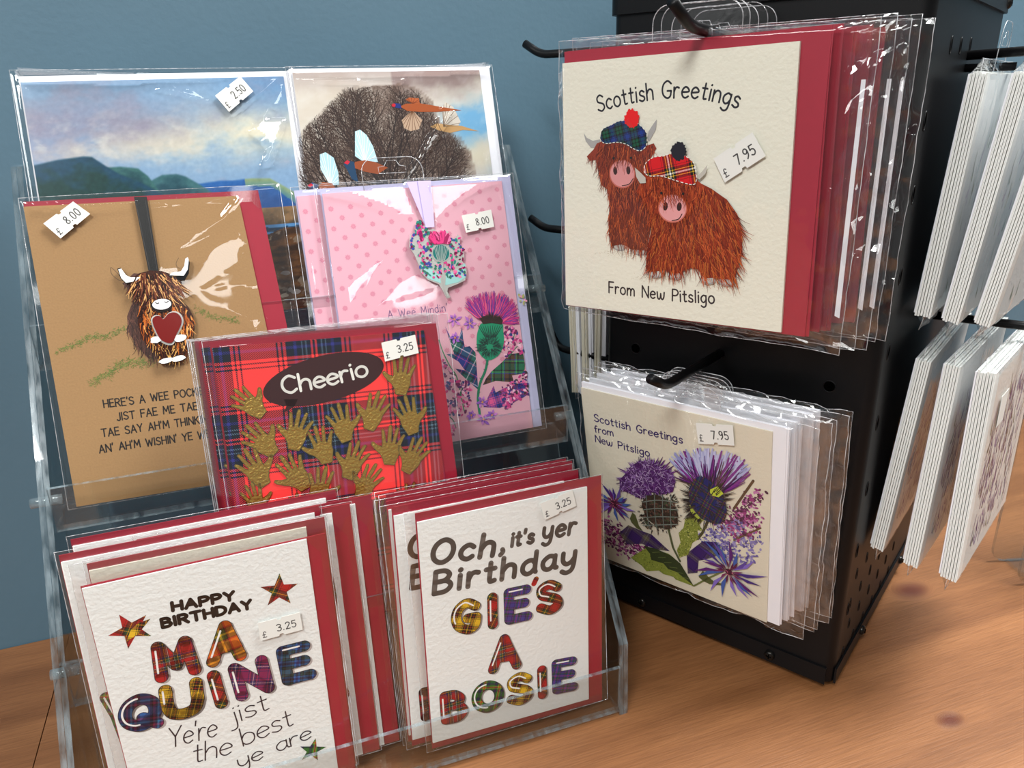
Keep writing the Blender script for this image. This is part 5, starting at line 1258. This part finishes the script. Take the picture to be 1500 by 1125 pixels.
# upper pack: two hairy cows in tartan caps
HP = Vector((0, 0, CAM_H)) + Vector((.4344, .99485, .04175)) * (136 / .30664)
FH = Frame(HP, -57.8, -1.5)
qh = [FH.loc(p) for p in [(823.8, 92.8), (1171.8, 60), (1144, 487), (829, 446.6)]]
ah, bh = (qh[2][0] + qh[3][0]) / 2, min(qh[2][1], qh[3][1]); FH = FH.at(ah, bh); qh = [(a - ah, b - bh) for a, b in qh]
print('H quad', qh, 'out', (FH.o - C0).dot(NL), (FH.o + FH.v * 140 - C0).dot(NL), 'b', (FH.o - C0).dot(DL), 'z', FH.o.z)
def art_cows(mb, R, q):
    f = T(R, cC); fh = T(R, cH); fp_ = T(R, cP)
    br = [(150, 52, 22), (120, 36, 16), (176, 72, 32), (88, 24, 12), (196, 92, 44), (104, 30, 16)]
    write(mb, 'Scottish', [fh(303, 424), fh(360, 407), fh(420, 392), fh(510, 376)], 8.6, 1.0, .05, 'ink', (22, 20, 34), gap=2.0)
    write(mb, 'Greetings', [fh(543, 372), fh(620, 370), fh(690, 374), (fh(760, 388)), fh(828, 410)], 8.6, 1.0, .05, 'ink', (22, 20, 34), gap=2.0)
    write(mb, 'From New Pitsligo', [fp_(326, 283), fp_(470, 302), fp_(640, 323), fp_(818, 334)], 6.9, .95, .05, 'ink', (22, 20, 34), gap=2.2)
    r = random.Random(1)
    for cx_, cy_, rx, n in ((330, 868, 120, 260), (520, 1000, 140, 260), (840, 1040, 120, 180)):
        for i in range(n): mb.disc(f(cx_ + r.gauss(0, rx * .5), cy_ + r.gauss(0, 10)), r.uniform(.08, .22), .04, 'ink', (188, 172, 144), 5)
    def legs(ps, c):
        for p in ps: mb.ellipse(f(*p), 4.4, 2.4, c, 'ink', (150, 148, 144), 0, 18); mb.ellipse(f(p[0], p[1] - 4), 3.9, 1.9, c + .01, 'ink', (180, 178, 172), 0, 18)
    legs([(290, 833), (398, 858)], .05)
    bodyL = [(190, 300), (225, 500), (235, 600), (230, 740), (245, 828), (300, 818), (335, 828), (350, 845), (440, 852), (470, 700), (480, 560), (440, 450), (300, 380)]
    mb.poly(PP(f, bodyL), .07, 'ink', (104, 30, 16)); hair(mb, PP(f, bodyL), 700, 7, lambda p: radians(-90), br, .45, .08, 2)
    headL = [(168, 262), (150, 295), (112, 335), (130, 358), (165, 352), (178, 430), (192, 490), (230, 520), (300, 505), (390, 470), (440, 440), (470, 330), (495, 290), (480, 262), (440, 275), (420, 300), (300, 255), (200, 250)]
    for hp, c in (([(95, 205), (112, 232), (145, 248), (186, 240), (178, 286), (135, 286), (106, 250)], .3), ([(497, 130), (492, 185), (455, 252), (444, 235), (452, 195), (478, 155)], .3)): mb.poly(PP(f, hp), c, 'ink', (166, 164, 162))
    mb.poly(PP(f, headL), .34, 'ink', (140, 46, 22)); hair(mb, PP(f, headL), 520, 6, lambda p: radians(-95), br, .42, .35, 3)
    mb.ellipse(f(308, 430), 8.5, 8.1, .62, 'ink', (196, 104, 90), 0, 28); mb.ellipse(f(308, 428), 7.9, 7.5, .63, 'ink', (216, 146, 146), 0, 28)
    for p in ((270, 412), (342, 410)): mb.ellipse(f(*p), 1.35, 2.3, .64, 'ink', (52, 24, 24), .1)
    mb.stroke(smooth(PP(f, [(308, 494), (345, 486), (368, 456)])), .5, .64, 'ink', (50, 22, 20))
    for p in ((262, 343), (358, 341)): mb.disc(f(*p), .75, .89, 'ink', (20, 16, 18))
    fl = PP(f, [(190, 262), (300, 262), (420, 300), (400, 350), (300, 340), (200, 350)]); hair(mb, fl, 150, 8, lambda p: radians(-80) if p[0] > 0 else radians(-100), br, .4, .63, 9)
    capL = [(190, 215), (205, 182), (250, 160), (290, 140), (330, 138), (392, 152), (430, 185), (445, 215), (442, 272), (410, 302), (370, 290), (330, 266), (280, 256), (220, 262), (192, 245)]
    cl = smooth(PP(f, capL + capL[:1]), 4)[:-1]; mb.poly(cl, .9, 't_cap_blue'); outline_stitch(mb, cl, .93, (225, 222, 210), .45, 1.1)
    mb.ellipse(f(362, 126), 4.5, 5.0, .96, 'ink', (214, 18, 24), 0, 44, .13)
    # nearer cow
    legs([(490, 978), (597, 987), (780, 1012), (880, 1022)], .99)
    bodyR = [(440, 520), (462, 640), (470, 730), (445, 850), (440, 945), (458, 968), (510, 962), (535, 950), (575, 972), (630, 975), (655, 955), (690, 945), (725, 952), (748, 985), (762, 1002), (820, 998), (850, 1005), (925, 1012), (945, 940), (970, 850), (966, 740), (942, 650), (885, 570), (800, 510), (720, 470), (600, 430), (480, 460)]
    mb.poly(PP(f, bodyR), 1.05, 'ink', (128, 42, 18)); hair(mb, PP(f, bodyR), 1500, 8, lambda p: radians(-90) + max(-.2, min(.9, p[0] * .012)), br + [(178, 96, 40)], .46, 1.06, 5)
    headR = [(440, 430), (400, 500), (388, 525), (430, 570), (450, 600), (490, 640), (600, 690), (680, 640), (720, 560), (770, 500), (730, 470), (700, 430), (560, 420)]
    mb.poly(PP(f, headR), 1.34, 'ink', (150, 52, 24)); hair(mb, PP(f, headR), 500, 6, lambda p: radians(-90), br, .42, 1.35, 6)
    mb.ellipse(f(588, 618), 8.8, 7.9, 1.62, 'ink', (198, 108, 92), 0, 28); mb.ellipse(f(588, 616), 8.2, 7.3, 1.63, 'ink', (214, 148, 148), 0, 28)
    for p in ((550, 606), (626, 608)): mb.ellipse(f(*p), 1.5, 2.4, 1.64, 'ink', (46, 22, 22), -.1)
    mb.stroke(smooth(PP(f, [(586, 684), (622, 676), (641, 648)])), .55, 1.64, 'ink', (40, 20, 20))
    for p in ((529, 533), (648, 537)): mb.disc(f(*p), .8, 1.89, 'ink', (20, 16, 18))
    hair(mb, PP(f, [(470, 440), (560, 440), (700, 480), (690, 540), (600, 545), (480, 560)]), 170, 8, lambda p: radians(-85), br, .4, 1.63, 10)
    for hp in ([(383, 393), (412, 418), (442, 448), (444, 478), (412, 480), (392, 445)], [(782, 378), (772, 425), (738, 460), (722, 442), (748, 420), (768, 395)]): mb.poly(PP(f, hp), 1.9, 'ink', (182, 176, 166))
    capR = [(435, 395), (450, 362), (490, 336), (540, 330), (580, 318), (640, 322), (690, 350), (715, 390), (720, 468), (692, 486), (600, 462), (530, 440), (470, 440), (440, 425)]
    cr = smooth(PP(f, capR + capR[:1]), 4)[:-1]; mb.poly(cr, 1.93, 't_cap_red'); outline_stitch(mb, cr, 1.96, (235, 230, 220), .45, 1.1)
    mb.ellipse(f(626, 303), 4.6, 4.8, 1.99, 'ink', (20, 22, 34), 0, 44, .14)
for k in range(5):
    Fk = FH.at([0, 2.5, 5.5, 8.5, 12][k], [0, .8, -.6, 1.0, .2][k], 0)
    off = 10.4 * k; Fk = Frame(Fk.o - NL * off, [-57.8, -58.5, -59.3, -58, -58.3][k], [-1.5, -1.5, -1, -.5, 0][k])
    lab = ['front card pack of two hairy cows in tartan caps, upper peg of the spinner', 'second red envelope pack behind the cow pack, upper front peg', 'third red envelope pack behind the cow pack, upper front peg', 'fourth red envelope pack behind the cow pack, upper front peg', 'rearmost red envelope pack behind the cow pack, touching the spinner'][k]
    make_pack(Fk, 'card_pack', lab, 136, 140, 9.6, 3, M['cream_card'], M['red_env'], (-.5, 13, 1, 6), art=art_cows if k == 0 else None, quad=qh, sticker=[cH, (742, 600), (890, 500), (940, 590), (785, 690), '7.95'] if k == 0 else None,
        group='cow card packs on the upper front peg', seed=60 + k * 3, ml=6, mr=[17, 19, 20, 18, 18][k], mbm=3.5, mt=[2, 3, 2.5, 3.5, 3][k], tab=(10 - k * 3.0, 146.5, 50, 24), strip=(k in (1, 3, 4)), envs=4, amp=2.4, rim=.2)

# lower pack: thistles
IP = Vector((0, 0, CAM_H)) + (Vector((217, 462, 191)) - Vector((0, 0, CAM_H))) * (131 / 138)
FI = Frame(IP, -59, -8)
cIq = [(850.6, 567.8), (1131.4, 632.9), (1123, 912), (876, 813)]
qi = [FI.loc(p) for p in cIq]
ai, bi = (qi[2][0] + qi[3][0]) / 2, min(qi[2][1], qi[3][1]); FI = FI.at(ai, bi); qi = [(a - ai, b - bi) for a, b in qi]
print('I quad', qi, 'out', (FI.o - C0).dot(NL), (FI.o + FI.v * 130 - C0).dot(NL), 'b', (FI.o - C0).dot(DL), 'z', FI.o.z)
HEATH = [(110, 30, 90), (150, 50, 120), (90, 24, 80), (176, 90, 150), (70, 20, 60), (190, 120, 170)]
def spray(mb, f, a, b, n, wdt, c, cols, seed):
    r = random.Random(seed); mb.stroke(PP(f, [a, b]), .5, c, 'ink', (92, 80, 60))
    for i in range(n):
        t = r.random(); p = (a[0] + (b[0] - a[0]) * t + r.gauss(0, wdt), a[1] + (b[1] - a[1]) * t + r.gauss(0, wdt))
        mb.ellipse(f(*p), r.uniform(.7, 1.7), r.uniform(.5, 1.0), c + .01 + (i % 40) * .004, 'ink', r.choice(cols), r.uniform(0, 3), 7)
def art_thistle(mb, R, q):
    f = T(R, cI); pu = (52, 34, 96)
    write(mb, 'Scottish Greetings', [f(115, 160), f(300, 208), f(478, 252)], 5.6, .85, .05, 'ink', pu, gap=2.1)
    write(mb, 'from', [f(117, 205), f(193, 222)], 5.2, .85, .05, 'ink', pu, gap=2.1)
    write(mb, 'New Pitsligo', [f(120, 245), f(230, 276), f(342, 306)], 5.4, .85, .05, 'ink', pu, gap=2.1)
    V = [(90, 66, 140), (62, 40, 110), (120, 96, 176), (60, 84, 150), (84, 30, 100)]
    for a, b, n, s in (((640, 600), (800, 460), 150, 1), ((660, 600), (795, 545), 110, 2), ((690, 640), (790, 606), 60, 3), ((560, 640), (720, 590), 130, 4), ((620, 680), (785, 660), 120, 5), ((650, 720), (790, 720), 60, 6)):
        spray(mb, f, a, b, n, 16, .05, HEATH if s < 4 else [(110, 100, 160), (130, 120, 180), (80, 70, 140), (150, 140, 190)], s)
    for a, b, n, s in (((160, 600), (330, 700), 160, 7), ((150, 650), (300, 710), 120, 8), ((150, 570), (220, 620), 60, 9)): spray(mb, f, a, b, n, 14, .05, HEATH, s)
    mb.stroke(PP(f, [(690, 520), (770, 405)]), 1.6, .2, 'ink', (84, 60, 40)); mb.stroke(PP(f, [(690, 650), (800, 600)]), 1.2, .2, 'ink', (96, 70, 44))
    mb.poly(PP(f, [(218, 620), (255, 588), (310, 612), (350, 626), (425, 695), (380, 690), (310, 665), (250, 668)]), .22, 't_leaf_plum')
    mb.poly(PP(f, [(495, 705), (560, 655), (620, 658), (645, 705), (590, 725), (545, 735), (540, 785), (500, 788)]), .22, 't_leaf_plum')
    gl = [(490, 560), (545, 538), (562, 570), (548, 585), (560, 610), (540, 610), (545, 645), (520, 660), (500, 710), (465, 722), (455, 692), (470, 660), (462, 620), (482, 600)]
    mb.poly(PP(f, gl), .24, 'ink', (128, 136, 58)); r = random.Random(4)
    dots(mb, PP(f, gl), 260, .5, .25, [(160, 168, 80), (96, 106, 40), (190, 190, 110), (70, 84, 40)], 3)
    lf = [(265, 722), (330, 680), (350, 700), (370, 690), (420, 705), (440, 720), (470, 750), (525, 840), (470, 820), (450, 812), (440, 800), (400, 790), (380, 775), (330, 778), (310, 755)]
    mb.poly(PP(f, lf), .24, 'ink', (136, 146, 60)); dots(mb, PP(f, lf), 240, .5, .25, [(160, 168, 80), (96, 106, 40), (70, 84, 40)], 6)
    mb.poly(PP(f, [(318, 672), (370, 684), (430, 712), (470, 745), (524, 836), (455, 780), (420, 768), (400, 745), (350, 730), (345, 705)]), .48, 'ink', (52, 62, 34))
    for t in range(6): mb.stroke(PP(f, [(355 + t * 24, 700 + t * 20), (385 + t * 24, 698 + t * 22)]), .5, .5, 'ink', (100, 112, 60))
    mb.stroke(PP(f, [(420, 600), (440, 680), (468, 735)]), 1.7, .5, 'ink', (84, 90, 60)); mb.stroke(PP(f, [(584, 568), (560, 620), (540, 645)]), 1.8, .2, 'ink', (74, 70, 40)); mb.stroke(PP(f, [(525, 838), (580, 808), (645, 778)]), 1.2, .5, 'ink', (110, 116, 66))
    mb.poly(PP(f, [(545, 800), (562, 775), (572, 785), (585, 800), (610, 820), (645, 828), (640, 836), (590, 830), (565, 818)]), .5, 'ink', (84, 88, 50))
    mb.poly(PP(f, [(272, 535), (285, 545), (300, 590), (316, 612), (290, 600), (268, 575), (262, 560)]), .5, 'ink', (84, 88, 50))
    # left thistle
    bl = [(220, 400), (240, 380), (260, 350), (300, 322), (350, 322), (400, 350), (440, 370), (450, 410), (440, 450), (400, 460), (340, 450), (310, 480), (260, 455), (222, 440)]
    spikes(mb, f, (335, 395), 105, 66, 260, 30, [(76, 30, 94), (110, 56, 130), (60, 24, 84), (140, 100, 170)], 1.2, .515, 21); mb.poly(PP(f, bl), .72, 'ink', (76, 30, 94)); hair(mb, PP(f, bl), 620, 3.4, lambda p: r.uniform(0, 6), [(110, 56, 130), (150, 110, 176), (56, 20, 76), (196, 170, 206)], .4, .73, 2, sway=2)
    mb.ellipse(f(388, 532), 13.6, 13.4, 1.0, 'ink', (58, 46, 38), 0, 30, .05); spikes(mb, f, (388, 532), 84, 84, 190, 14, [(50, 46, 44), (70, 66, 60), (40, 34, 30)], .9, .83, 3)
    dots(mb, PP(f, [(320, 480), (450, 480), (460, 590), (330, 600)]), 220, 1.0, 1.01, [(80, 56, 46), (60, 70, 50), (96, 70, 60), (44, 36, 34)], 9)
    for k in range(4):
        mb.stroke(smooth(PP(f, [(318, 490 + k * 32), (380, 482 + k * 34), (462, 492 + k * 30)])), .6, 1.24, 'ink', (118, 126, 118)); mb.stroke(smooth(PP(f, [(332 + k * 34, 462), (335 + k * 32, 530), (345 + k * 30, 598)])), .6, 1.25, 'ink', (100, 108, 102))
    # right thistle
    fanflower(mb, f, [(530, 400), (600, 440), (650, 440)], [(420, 320), (450, 285), (520, 270), (600, 272), (680, 290), (745, 320), (765, 380)], 170, [(170, 172, 212), (150, 152, 200), (186, 188, 220), (120, 40, 130), (190, 190, 224)], 3.0, .6, 8)
    fanflower(mb, f, [(530, 420), (600, 450), (650, 450)], [(440, 400), (450, 320), (540, 300), (640, 300), (720, 350), (740, 420)], 60, [(90, 26, 104), (120, 40, 130), (66, 48, 50), (60, 20, 80)], 1.3, .86, 9)
    spikes(mb, f, (580, 480), 78, 74, 260, 44, [(44, 38, 34), (60, 50, 40), (36, 30, 36)], .9, .98, 10)
    mb.poly(smooth(PP(f, [(545, 385), (510, 430), (510, 490), (540, 545), (600, 575), (640, 575), (662, 540), (655, 480), (630, 440), (590, 400), (545, 385)]), 4)[:-1], 1.16, 't_bulb')
    mb.poly(PP(f, [(590, 440), (625, 425), (650, 455), (630, 470), (600, 462)]), 1.18, 'ink', (176, 186, 60)); mb.poly(PP(f, [(510, 500), (545, 545), (570, 568), (540, 556), (515, 530)]), 1.18, 'ink', (150, 160, 60))
    spikes(mb, f, (585, 490), 78, 84, 90, 40, [(44, 38, 34), (60, 50, 40)], .7, 1.2, 11)
    for p, R_, s in (((200, 495), 38, 1), ((672, 776), 56, 2)):
        petals(mb, f(*p), R_ * .44, 22, 2.6, 1.3, V, s); petals(mb, f(*p), R_ * .2, 14, 1.6, 1.4, [(84, 26, 60), (110, 40, 80)], s + 5); mb.disc(f(*p), 2.6, 1.5, 'ink', (70, 24, 44))
        dots(mb, [(f(*p)[0] + 3.4 * cos(t), f(*p)[1] + 3.4 * sin(t)) for t in range(6)], 20, .5, 1.52, [(190, 90, 120), (50, 18, 30)], 3)
for k in range(5):
    off = 5.7 * k; lean = [-8, -8, -7.8, -8, -7.9][k]
    o = FI.o + FI.v * 130 - NL * off; Fk0 = Frame(o, [-59, -58.5, -59.5, -58, -58.3][k], lean)
    Fk = Fk0.at([0, 2.5, 4.5, 8, 10][k], -130 + [0, 1.5, 3, 3.5, 4.5][k])
    lab = ['front pack of thistle cards, lower peg of the spinner', 'second white envelope pack behind the thistle pack, lower front peg', 'third white envelope pack behind the thistle pack, lower front peg', 'fourth white envelope pack behind the thistle pack, lower front peg', 'rearmost white envelope pack behind the thistle pack, against the spinner'][k]
    make_pack(Fk, 'card_pack', lab, 131, 133, 5.0, 3, M['ivory_card'], M['white_env'], (-.5, 8, 0, 4.5), art=art_thistle if k == 0 else None, quad=qi, sticker=[cI, (537, 163), (690, 172), (696, 256), (548, 248), '7.95'] if k == 0 else None,
        group='thistle card packs on the lower front peg', seed=90 + k * 3, ml=5, mr=[15, 17, 16, 17, 15][k], mbm=[5, 3, 3, 3, 3][k], mt=[3, 4, 3, 4, 3][k], tab=(8 - k * 3, 140 - k, 44, 22), envs=4, amp=2.4, rim=.2)

# packs on the right-hand pegs, seen from their edges
def art_faint(mb, R, q, seed, cols, n):
    r = random.Random(seed); w = q[1][0] - q[0][0]; h = q[0][1] - q[3][1]
    for i in range(n):
        x, y = q[3][0] + r.uniform(.12, .9) * w, q[3][1] + r.uniform(.05, .8) * h
        a = r.uniform(1.0, 2.0); L = r.uniform(6, 16)
        mb.stroke([(x, y), (x + cos(a) * L, y + sin(a) * L)], r.uniform(.8, 2.4), .05 + (i % 50) * .004, 'ink', r.choice(cols), w1=.4, cap=False)
VIO = [(92, 66, 140), (120, 80, 160), (70, 50, 110), (150, 120, 180), (96, 50, 100), (110, 116, 80)]
yawR = math.degrees(atan2(NR.x, -NR.y))
def side_pack(out_top, out_bot, ztop, zbot, near, t, label, group, seed, art=None, w=134, tabz=None, stick=False, turn=0):
    h = ztop - zbot; lean = -math.degrees(math.atan((out_top - out_bot) / h))
    dv = DR * cos(radians(turn)) + NR * sin(radians(turn)); p = C0 + DR * near + NR * out_bot + dv * w / 2; F_ = Frame((p.x, p.y, zbot), yawR - turn, lean)
    root = make_pack(F_, 'card_pack', label, w, h / cos(radians(lean)), t, 6, M['white_card'], M['white_env'], (-3, 0, -1, -1), fill=.62, efill=.08, art=art, group=group, seed=seed, ml=1.5, mr=5, mbm=9, mt=8, tab=tabz, envs=1, env_first=False, amp=1.4, vary=.9)
    if stick:
        mb = MB(); mb.solid_poly([(-42, 96), (-24, 96), (-24, 116), (-42, 116)], 1.2, 1.35, 'sticker'); mb.build('price_sticker', [c for c in root.children if c.name.startswith('sleeve')][0])
    return root
gu = 'card packs on the upper side peg'; gd = 'card packs on the lower side peg'
A1 = lambda mb, R, q: art_faint(mb, R, q, 3, [(186, 196, 170), (170, 130, 170), (150, 110, 160), (130, 140, 100)], 60)
side_pack(22.5, 15.3, 391, 258, 36, 10.0, 'white card pack nearest the metal, upper side peg of the spinner', gu, 120, A1, tabz=(0, 141, 34, 20))
side_pack(42.5, 30.2, 391, 257, 34, 10.0, 'middle white card pack seen edge-on, upper side peg', gu, 123, A1, turn=2)
side_pack(62, 46, 389, 259, 30, 9.4, 'outermost white card pack at the photo edge, upper side peg', gu, 126, A1, turn=5)
A2 = lambda mb, R, q: art_faint(mb, R, q, 5, VIO, 260)
side_pack(20, 11.5, 232, 98, 36, 9.4, 'white card pack nearest the metal, lower side peg of the spinner', gd, 130, A2)
side_pack(36, 33.3, 233, 96, 32, 10.2, 'middle white card pack seen edge-on, lower side peg', gd, 133, A2, turn=3)
side_pack(54, 56, 234, 97, 28, 11.0, 'outermost lower side pack with purple heather print and white sticker', gd, 136, A2, stick=True, turn=4)
# packs on the far left pegs, only their edges in view
gl2 = 'card packs on the far left pegs'
yawL = math.degrees(atan2(DL.x, -DL.y))
for k, (o, ln) in enumerate(((36, -3), (26, -2), (16, 0))):
    p = C0 + DL * (WF + o) + DR * 76; F_ = Frame((p.x, p.y, 168), yawL, ln)
    make_pack(F_, 'card_pack', ['outer pale card pack', 'middle pale card pack', 'inner pale card pack'][k] + ' on the far left peg behind the thistle packs', 130, 132, 8.5, 5, M['ivory_card'], M['white_env'], (-2, -2, 0, 0), group=gl2, seed=150 + k, ml=2, mr=2, mbm=5, mt=6, envs=3, env_first=False)
p = C0 + DL * (WF + 20) + DR * 76; F_ = Frame((p.x, p.y, 282), yawL, 0)
make_pack(F_, 'card_pack', 'pale card pack hidden behind the cow pack, upper far left peg', 130, 126, 8, 5, M['ivory_card'], M['white_env'], (-2, -2, 0, 0), group=gl2, seed=160, ml=2, mr=2, mbm=3, mt=5, envs=3, env_first=False, tab=(-50, 131, 20, 14))

# ------------------------------------------------------------------ clear holder at the right edge of the table
q = on_table((1500, 858)); ho = bpy.data.objects.new('leaflet_holder', None); sc.collection.objects.link(ho); ho.location = (q.x * S, q.y * S, 0)
tag(ho, 'clear acrylic leaflet holder with rounded corner at the right edge of the photo', 'leaflet holder')
d1 = Vector((.95, -.3, 0)).normalized(); d2 = Vector((.3, .95, 0))
def hp(a, z, o): v = d1 * a + d2 * o; return (v.x, v.y, z)
L0 = -6.0; out = [(L0 + 160, 1), (L0 + 160, 200), (L0, 200)] + [(L0 + 12 - 12 * cos(t), 13 - 12 * sin(t)) for t in (0, .4, .8, 1.2, pi / 2)]
for nm, o0 in (('front_panel', 0), ('back_panel', 34)):
    mb = MB(); n = len(out); vs = [hp(a, z, o0) for a, z in out] + [hp(a, z, o0 + 3) for a, z in out]
    mb.add(vs, [tuple(range(n)), tuple(range(n, 2 * n))[::-1]], 'acrylic'); mb.add(vs, [(i, i + n, (i + 1) % n + n, (i + 1) % n) for i in range(n)], 'acrylic_edge'); mb.build(nm, ho)
mb = MB(); vs = [hp(a, z, o) for o in (3, 34) for a, z in ((L0 + 12, 1), (L0 + 160, 1), (L0 + 160, 4), (L0 + 12, 4))]
mb.add(vs, [(0, 1, 5, 4), (1, 2, 6, 5), (2, 3, 7, 6), (3, 0, 4, 7)], 'acrylic'); mb.build('base', ho)
